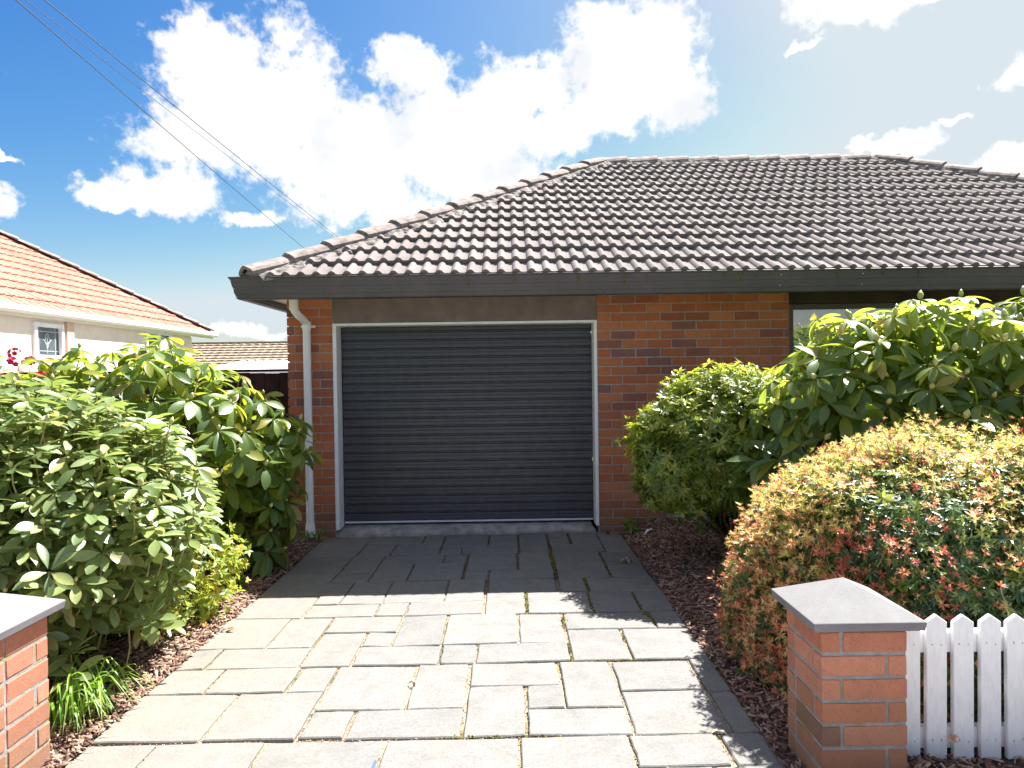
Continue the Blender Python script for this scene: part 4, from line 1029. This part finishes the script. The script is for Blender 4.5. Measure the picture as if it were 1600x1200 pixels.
P = np.concatenate([P, np.array([[.94, 5.22, .66], [.955, 5.22, .69], [.965, 5.21, .65], [1.28, 5.15, .42], [1.42, 5.1, .38], [1.34, 5.15, .45], [1.5, 5.1, .40]])]); N = np.concatenate([N, np.tile([[-.5, -.5, .6]], (7, 1))])
A = nrm(N * .75 + np.array([0, 0, .6]) + rng.normal(size=P.shape) * .3)
sprig_place('leaf_rosette', 'foliage', P, A, rng, azt, (.045, .072), rng.random(len(P)), M_AZALEA, az, 300, visible_score(P, N))
for dep in (.16, .34, .55):
    P2, N2 = sample_ellipsoids(ED, 3200, rng, inner=dep, zmin=.5); A2 = nrm(N2 * .6 + np.array([0, 0, .5]) + rng.normal(size=P2.shape) * .5)
    sprig_place('leaf_rosette', 'foliage', P2, A2, rng, azt, (.05, .075), rng.random(len(P2)), M_AZALEA, az, 0, np.zeros(len(P2)))
limbs(az, (1.82, 5.45, .02), P - N * .05, rng, .022, nmax=40)
link('twig', MB().tube([(1.30, 5.22, .70), (1.10, 5.23, .64), (.95, 5.22, .66)], [.004, .003, .002], 5).mesh('tw'), M_BARK, az)

# F: pieris hedge behind the picket fence
rng = np.random.default_rng(31)
hedge = empty('pieris_hedge', (2.55, 3.55, 0), 'clipped hedge with peach and red young shoots behind the picket fence', 'hedge')
HC, HA, HB, HH = np.array([2.69, 3.55, 0]), 1.48, .80, 1.16
N_side = lambda l: l[:, 0] < -.8
def hedge_pts(n, inner=0., jit=.018, zmin=.03):
    d = nrm(rng.normal(size=(n, 3)) * np.array([1, 1, 1])); d[:, 2] = np.abs(d[:, 2])
    p_, q = 3.0, 3.0
    s = 1 / ((np.abs(d[:, 0]) ** p_ + np.abs(d[:, 1]) ** p_ + np.abs(d[:, 2]) ** q) ** (1 / 3.0))
    l = d * s[:, None]
    g = np.stack([np.sign(l[:, 0]) * np.abs(l[:, 0]) ** 2 / HA, np.sign(l[:, 1]) * np.abs(l[:, 1]) ** 2 / HB, np.abs(l[:, 2]) ** 2 / HH], axis=1)
    w = np.stack([l[:, 0] * HA, l[:, 1] * HB, l[:, 2] * HH], 1) + HC
    lum = .05 * np.sin(w[:, 0] * 4.3 + 2) * np.sin(w[:, 1] * 5.1 + w[:, 0] * 2) + .04 * np.sin(w[:, 0] * 7 + 1) * np.sin(w[:, 1] * 8 + w[:, 2] * 5) + .03 * np.sin(w[:, 0] * 17 + w[:, 1] * 13) * np.sin(w[:, 2] * 15 + w[:, 1] * 9)
    lum *= np.where(N_side(l), .55, 1.); P = HC + np.stack([l[:, 0] * HA, l[:, 1] * HB, l[:, 2] * HH], 1) * (1 - inner) + nrm(g) * (lum + rng.normal(size=n) * jit)[:, None]
    N = nrm(g)
    lean = np.sin(w[:, 0] * 2.3 + w[:, 1] * 3 + 1) * .035; P[:, 2] += lean * np.clip(P[:, 2], 0, 1)
    k = (P[:, 2] > zmin) & (P[:, 1] < 4.3) & ((N[:, 1] < .5) | (N[:, 2] > .5)) & (P[:, 0] < 3.6)
    return P[k], N[k]
pt = [rosette_mesh('leaf_whorl', rng, 7, 1, .3, (50, 105), simple_leaf(.30, .3, .25)) for _ in range(5)]
P, N = hedge_pts(16000); A = nrm(N * .8 + np.array([0, 0, .45]) + rng.normal(size=P.shape) * .4)
sprig_place('leaf_whorl', 'foliage', P, A, rng, pt, (.026, .052), rng.random(len(P)), M_PIERIS, hedge, 150, visible_score(P, N))
for dep in (.05, .12, .22):
    P2, N2 = hedge_pts(7000, dep, .03); A2 = nrm(N2 + rng.normal(size=P2.shape) * .6)
    sprig_place('leaf_whorl', 'foliage', P2, A2, rng, pt, (.04, .06), rng.random(len(P2)), M_PIERIS, hedge, 0, np.zeros(len(P2)))
stt = [rosette_mesh('shoot', rng, 10, 1, .22, (15, 95), simple_leaf(.26, .2, .15)) for _ in range(8)]
P, N = hedge_pts(46000, -.008, .03)
patch = np.sin(P[:, 0] * 5.1 + 2) * np.sin(P[:, 1] * 6.3 + 1) + .6 * np.sin(P[:, 0] * 12 + P[:, 1] * 9)
pk_ = rng.random(len(P)) < np.clip(.10 + .50 * np.clip(N[:, 2] - .05, 0, 1) + .30 * patch + .22 * (N[:, 0] < -.5), .05, .9)
P, N, patch = P[pk_], N[pk_], patch[pk_]
P = np.concatenate([P, [[1.66, 2.585, .135], [1.665, 2.57, .12]]]); N = np.concatenate([N, [[.1, -.9, .4], [.1, -1, .2]]]); patch = np.concatenate([patch, [0, 0]])
A = nrm(N * .7 + np.array([0, 0, .75]) + rng.normal(size=P.shape) * .28)
# young growth is cream-peach on the crown and redder low down and on the side by the drive
tint = np.clip(.14 + .44 * np.clip(N[:, 2] * 1.3, 0, 1) + .08 * patch + rng.normal(size=len(P)) * .17, 0, .98)
stray = np.where(rng.random(len(P)) < .07, rng.uniform(.02, .075, len(P)), 0.0)
P = P + A * stray[:, None]
sprig_place('shoot', 'young_growth', P + A * .012, A, rng, stt, (.014, .034), tint, M_SHOOT, hedge, 300, visible_score(P, N))
limbs(hedge, (2.3, 3.5, 0), P[:400] - N[:400] * .03, rng, .014, nmax=120)
tw = MB()
for i in np.concatenate([rng.choice(len(P), 500, replace=False), np.where(stray > 0)[0]]):
    a_ = A[i]; p_ = P[i]; q = p_ - a_ * (rng.uniform(.05, .12) + stray[i]) + rng.normal(size=3) * .03; tw.tube([q, p_], [.0022, .0016], 4, cap=False)
link('twig', tw.mesh('tw'), M_STEM, hedge, kind='stuff')

# C: golden small-leaved shrub, weed, strap-leaved clump, red flowers
def leafy(name, label, cat, base, E, seed, mat, n, size, stems=14, zmin=.03):
    rng = np.random.default_rng(seed); root = empty(name, base, label, cat)
    P, N = sample_ellipsoids(E, n, rng, jit=.22, zmin=zmin); A = nrm(N * .6 + np.array([0, 0, .6]) + rng.normal(size=P.shape) * .4)
    tm = [rosette_mesh('leaf_spray', rng, 5, 1, .4, (35, 100), simple_leaf(.5, .25, .15)) for _ in range(4)]
    sprig_place('leaf_spray', 'foliage', P, A, rng, tm, size, rng.random(len(P)), mat, root, min(120, len(P) // 2), visible_score(P, N))
    limbs(root, base, P, rng, .006, M_STEM, 'stem', stems); return root
leafy('golden_shrub', 'small golden-leaved shrub at the edge of the bed beside the rhododendron', 'shrub', (-2.16, 4.45, .0), [(-2.08, 4.42, .32, .25, .24, .30), (-1.92, 4.45, .40, .13, .14, .10), (-2.0, 4.4, .64, .08, .10, .18), (-2.12, 4.2, .16, .24, .2, .16)], 41, M_YELLOW, 1300, (.026, .048), 24)
leafy('garden_weed', 'little upright green weed in the shaded mulch near the driveway edge', 'plant', (-2.0, 4.95, .02), [(-2.0, 4.95, .12, .045, .045, .12)], 42, M_STRAP, 90, (.022, .04), 4)
leafy('garden_weed', 'tiny green weed by the pavers at the foot of the brick wall', 'plant', (1.13, 6.45, .02), [(1.13, 6.45, .07, .06, .05, .07)], 43, M_STRAP, 60, (.02, .04), 4)
leafy('garden_weed', 'little clover weed growing at the foot of the downpipe', 'plant', (-1.86, 6.42, 0), [(-1.9, 6.42, .04, .10, .05, .05)], 44, M_STRAP, 70, (.02, .035), 3)
leafy('garden_weed', 'low seedling weed in the dark mulch in front of the azalea', 'plant', (1.5, 4.75, .08), [(1.5, 4.75, .14, .05, .05, .08)], 45, M_AZALEA, 50, (.02, .04), 3)
rng = np.random.default_rng(51)
clump = empty('strap_leaf_clump', (-2.03, 3.16, 0), 'clump of bright green arching strap leaves beside the left pillar', 'plant')
for k in range(90):
    b_ = Vector((-2.02 + rng.normal() * .05, 3.12 + rng.normal() * .07, .01)); ph = rng.uniform(-1.1, 1.0) if rng.random() < .72 else rng.uniform(0, 6.28)
    L_, h_ = rng.uniform(.14, .40), rng.uniform(.16, .36); dirv = Vector((math.cos(ph), math.sin(ph) - .15, 0)); side = Vector((-dirv.y, dirv.x, 0)).normalized() * rng.uniform(.0035, .0065)
    mb = MB(); S = 9
    for i in range(S + 1):
        s = i / S; p_ = b_ + dirv * (L_ * .85 * s ** 1.25) + Vector((0, 0, h_ * (2.25 * s - 1.75 * s * s) if s < .64 else h_ * (.723 - 1.5 * (s - .64) ** 1.2)))
        p_.z = max(p_.z, .012); w = (1 - s ** 4) * .95 + .05
        mb.v += [tuple(p_ - side * w + Vector((0, 0, .002))), tuple(p_), tuple(p_ + side * w + Vector((0, 0, .002)))]
    for i in range(S):
        a = 3 * i; mb.f += [(a, a + 3, a + 4, a + 1), (a + 1, a + 4, a + 5, a + 2)]
    link('leaf', mb.mesh('strap'), M_STRAP, clump, smooth=True)
# red flowering shrub behind the big rhododendron
EF = [(-4.6, 5.6, 1.15, .62, .45, .62), (-5.2, 5.4, 1.1, .6, .45, .62)]
rf, P, N = rhodo('flowering_shrub', 'shrub with deep pink blooms behind the big left rhododendron', EF, 14, M_RHODO_A, 1200, .13, (.10, .14), (-4.8, 5.7, 0), inner=((.3, .4),), bud=.2, nobj=120)
rng = np.random.default_rng(61)
ptv, ptf = leaf(W=.75, fold=.3, curl=-.15, segs=3, petiole=.02)
def bloom(c):
    V, F = [], []
    for f in range(9):
        a_ = nrm(rng.normal(size=3) + np.array([0, -.6, .6])); o_ = a_ * .032
        u = nrm(np.cross(a_, [.3, .2, 1])); v = np.cross(a_, u)
        for k in range(5):
            ph = k * 1.2566; d = nrm(u * math.cos(ph) + v * math.sin(ph) + a_ * .55); nn = nrm(a_ - d * (a_ @ d)); y = np.cross(nn, d); b_ = len(V)
            for q in ptv: V.append(o_ + (d * q[0] + y * q[1] + nn * q[2]) * .026)
            F += [tuple(b_ + i for i in ff) for ff in ptf]
    link('bloom', tmesh('bloom', V, F), M_PETAL, rf, Matrix.Translation(c), smooth=True)
for (px, py, Y) in ((66, 591, 4.9), (26, 553, 5.3), (47, 566, 5.2), (10, 592, 5.2), (24, 567, 5.1)):
    bloom(((px - 796) * Y / 1067, Y, CAM_H + (596 - py) * Y / 1067))

# ------------------------------------------------------------------ mulch, pebbles, moss, litter
rng = np.random.default_rng(71)
cv = np.array([(-.5, -.5, 0), (.5, -.42, 0), (.5, .5, 0), (-.5, .4, 0), (-.46, -.4, 1), (.42, -.4, 1), (.4, .36, 1), (-.5, .36, 1)], float)
cf = [(4, 5, 6, 7), (0, 1, 5, 4), (1, 2, 6, 5), (2, 3, 7, 6), (3, 0, 4, 7)]
def chips(name, label, n, xf, yf, zfun, Lr, Wr):
    x = xf(n); y = yf(n); z = np.array([zfun(a, b_) for a, b_ in zip(x, y)])
    L_ = rng.uniform(*Lr, n) * rng.choice([1, 1, 1, 1.8], n); W_ = rng.uniform(*Wr, n); T_ = rng.uniform(.002, .007, n)
    ph = rng.random(n) * 6.28; ti = rng.normal(size=n) * .28; ro = rng.normal(size=n) * .3
    d = np.stack([np.cos(ph) * np.cos(ti), np.sin(ph) * np.cos(ti), np.sin(ti)], 1)
    up = nrm(np.stack([rng.normal(size=n) * .3, rng.normal(size=n) * .3, np.ones(n)], 1)); yv = nrm(np.cross(up, d)); nn = np.cross(d, yv)
    M = np.stack([d * L_[:, None], yv * W_[:, None], nn * T_[:, None]], 2)
    o = instances(name, cv, cf, M, np.stack([x, y, z + rng.uniform(0, .016, n)], 1), np.clip(rng.beta(1.6, 2.0, n), 0, 1), M_CHIP, None, 'stuff'); o['label'] = label
# denser near the driveway edge
chips('bark_mulch', 'bark mulch on the left garden bed', 15000, lambda n: -1.812 - np.abs(rng.normal(size=n)) * .6, lambda n: rng.uniform(2.3, 6.8, n), zsoilL, (.012, .045), (.004, .014))
chips('bark_mulch', 'bark mulch on the right garden bed', 12000, lambda n: 1.055 + np.abs(rng.normal(size=n)) * .65, lambda n: rng.uniform(2.3, 6.55, n), zsoilR, (.012, .045), (.004, .014))
# curled strips of bark at the edge
mb = MB()
for k in range(60):
    left = rng.random() < .6; x = (-1.88 - abs(rng.normal()) * .3) if left else (1.11 + abs(rng.normal()) * .25); y = rng.uniform(2.9, 6.2) if left else rng.uniform(3.6, 6.2); ph = rng.random() * 6.28; L_ = rng.uniform(.05, .13)
    z = (zsoilL if left else zsoilR)(x, y) + .015
    mb.tube([(x, y, z), (x + math.cos(ph) * L_ * .5, y + math.sin(ph) * L_ * .5, z + rng.uniform(.003, .02)), (x + math.cos(ph + .3) * L_, y + math.sin(ph + .3) * L_, z + rng.uniform(0, .01))], [.003, .006, .003], 5)
o = link('bark_strips', mb.mesh('bs'), plain('pale_bark', (.33, .19, .12), .9, .2, .3, 30), kind='stuff')
# pebbles and moss in the joints
segs = []
for s in PAV.split():
    x0, x1, y0, y1 = map(float, s.split(',')); segs += [((x0, y0), (x0, y1)), ((x0, y0), (x1, y0))]
sg = np.array(segs); n = 9000; k = rng.integers(0, len(sg), n); f = rng.random(n)[:, None]
pp = sg[k, 0] * (1 - f) + sg[k, 1] * f + rng.normal(size=(n, 2)) * .0045
ico = np.array([(1, 0, 0), (-1, 0, 0), (0, 1, 0), (0, -1, 0), (0, 0, 1), (0, 0, -1)], float); icf = [(0, 2, 4), (2, 1, 4), (1, 3, 4), (3, 0, 4), (2, 0, 5), (1, 2, 5), (3, 1, 5), (0, 3, 5)]
s_ = rng.uniform(.0014, .0042, n); Q = np.array([Matrix.Rotation(a, 3, 'Z') for a in rng.random(n) * 6.28]); Mx = Q * s_[:, None, None] * np.array([1.2, .9, .7])[None, None, :]
o = instances('joint_gravel', ico, icf, Mx, np.stack([pp[:, 0], pp[:, 1], slope(pp[:, 0]) - .011 + rng.uniform(0, .004, n)], 1), rng.random(n), M_PEBBLE, drive, 'stuff')
MOSS = [((.335, 5.15), (.335, 5.9), 1.0), ((.335, 5.9), (.335, 6.3), .5), ((.54, 4.86), (.54, 5.14), 1.3), ((.525, 4.42), (.54, 4.8), .8), ((.315, 4.15), (.335, 4.40), .9), ((.095, 4.42), (.095, 4.82), .9), ((.755, 5.2), (.755, 5.85), .35), ((.84, 4.45), (.84, 4.8), .8),
        ((.87, 4.2), (.85, 4.40), 1.0), ((.36, 5.62), (.62, 5.62), .6), ((.4, 5.89), (.75, 5.89), .35), ((.34, 4.105), (.5, 4.105), .4), ((-.83, 6.3), (-.83, 6.6), .3), ((.54, 6.2), (.54, 6.62), .6), ((-1.37, 5.4), (-1.37, 5.55), .4), ((.45, 3.65), (.66, 3.65), .6), ((.315, 3.66), (.315, 3.9), .6),
        ((-.35, 2.9), (-.05, 2.9), .5), ((.05, 2.9), (.2, 2.9), .4), ((-1.6, 6.66), (.8, 6.645), .5), ((.645, 3.9), (.645, 4.1), .3)]
mp, ms = [], []
for a, b_, w in MOSS:
    L_ = math.dist(a, b_); q = int(L_ * 620 * w) + 12
    for _ in range(q):
        f = rng.random(); cl = .5 + .5 * math.sin(f * L_ * 30 + a[0] * 9 + a[1] * 5)
        if rng.random() > .25 + .75 * cl: continue
        mp.append((a[0] + (b_[0] - a[0]) * f + rng.normal() * .0085 * w, a[1] + (b_[1] - a[1]) * f + rng.normal() * .006)); ms.append(rng.uniform(.004, .009) * (.6 + .5 * w))
mp, ms = np.array(mp), np.array(ms); Mm = np.stack([np.diag([1, 1, .8])] * len(mp)) * ms[:, None, None]
Rz = np.array([Matrix.Rotation(a, 3, 'Z') for a in rng.random(len(mp)) * 6.28]); Mm = Rz @ Mm
instances('moss', ico, icf, Mm, np.stack([mp[:, 0], mp[:, 1], slope(mp[:, 0]) - .006 + rng.uniform(-.002, .004, len(mp))], 1), rng.random(len(mp)), M_MOSS, drive, 'stuff')
M_DRY = plain('dry_leaf', (.27, .15, .08), .8, .2, .3, 60)
def litter(name, label, cat, x, y, z, s, mat, n=3, seed=0):
    rr = np.random.default_rng(seed); V, F = [], []; lt = leaf(W=.5, fold=.7, curl=.5, segs=4)
    for k in range(n):
        ph = rr.random() * 6.28; d = np.array([math.cos(ph), math.sin(ph), .15 * k]); d = d / np.linalg.norm(d); nn = np.array([-.15 * k * d[0], -.15 * k * d[1], 1]); nn = nn - d * (nn @ d); nn /= np.linalg.norm(nn); yv = np.cross(nn, d); b_ = len(V)
        for q in lt[0]: V.append((d * q[0] + yv * q[1] + nn * (q[2] + .28)) * s)
        F += [tuple(b_ + i for i in f) for f in lt[1]]
    o = link(name, tmesh(name, V, F), mat, mw=Matrix.Translation((x, y, z + .002)), smooth=True); return setp(o, label, cat, 'dry leaves lying on the pavers' if name == 'dry_leaf' else None)
litter('dry_leaf', 'curled dry leaf on the sunlit pavers near the left bed', 'leaf', -1.757, 4.18, slope(-1.757), .045, M_DRY, 3, 1)
litter('dry_leaf', 'reddish dead leaf on the shaded corner paver by the door frame', 'leaf', .93, 6.47, slope(.93), .07, M_DRY, 3, 2)
litter('dry_leaf', 'tan dried leaf cluster on the shaded pavers by the right bed', 'leaf', .925, 5.53, slope(.925), .06, plain('pale_dry_leaf', (.36, .28, .19), .8, .2, .3, 60), 5, 3)
litter('dry_leaf', 'small pale leaf in the hedge shadow at the bottom right of the pavers', 'leaf', .871, 2.885, slope(.871), .035, bpy.data.materials['pale_dry_leaf'], 2, 4)
litter('dry_leaf', 'small black dead leaf stuck in a joint at mid driveway', 'leaf', -.505, 3.41, slope(-.5), .026, plain('black_dry_leaf', (.04, .03, .025), .8, .2), 3, 5)
litter('white_scrap', 'scrap of white paper on the dark mulch by the brick wall', 'litter', 1.28, 6.2, zsoilR(1.28, 6.2) + .015, .075, M_WHITE, 2, 6)
litter('red_leaf_sprig', 'tiny dark twig lying on a sunlit paver at right', 'leaf', .72, 4.25, slope(.7), .025, bpy.data.materials['black_dry_leaf'], 2, 7)
o = link('blue_straw', MB().tube([(-.556, 2.705, .012), (-.562, 2.62, .012)], .0045, 8).mesh('bl'), plain('blue_plastic', (.03, .09, .5), .4, .5)); setp(o, 'short blue plastic straw in a paver joint at the bottom edge', 'straw')
o = link('weathered_board', MB().add([(1.35, 6.46, .10), (2.6, 6.50, .13), (2.6, 6.58, .14), (1.5, 6.58, .145), (1.35, 6.46, .135), (2.6, 6.50, .165), (2.6, 6.58, .17), (1.5, 6.58, .172)], [(4, 5, 6, 7), (0, 1, 5, 4), (1, 2, 6, 5), (2, 3, 7, 6), (3, 0, 4, 7), (0, 3, 2, 1)]).mesh('wb', .004), plain('greenish_weathered_board', (.20, .26, .22), .8, .3, .2, 12)); setp(o, 'pale green weathered board lying along the foot of the wall', 'board')
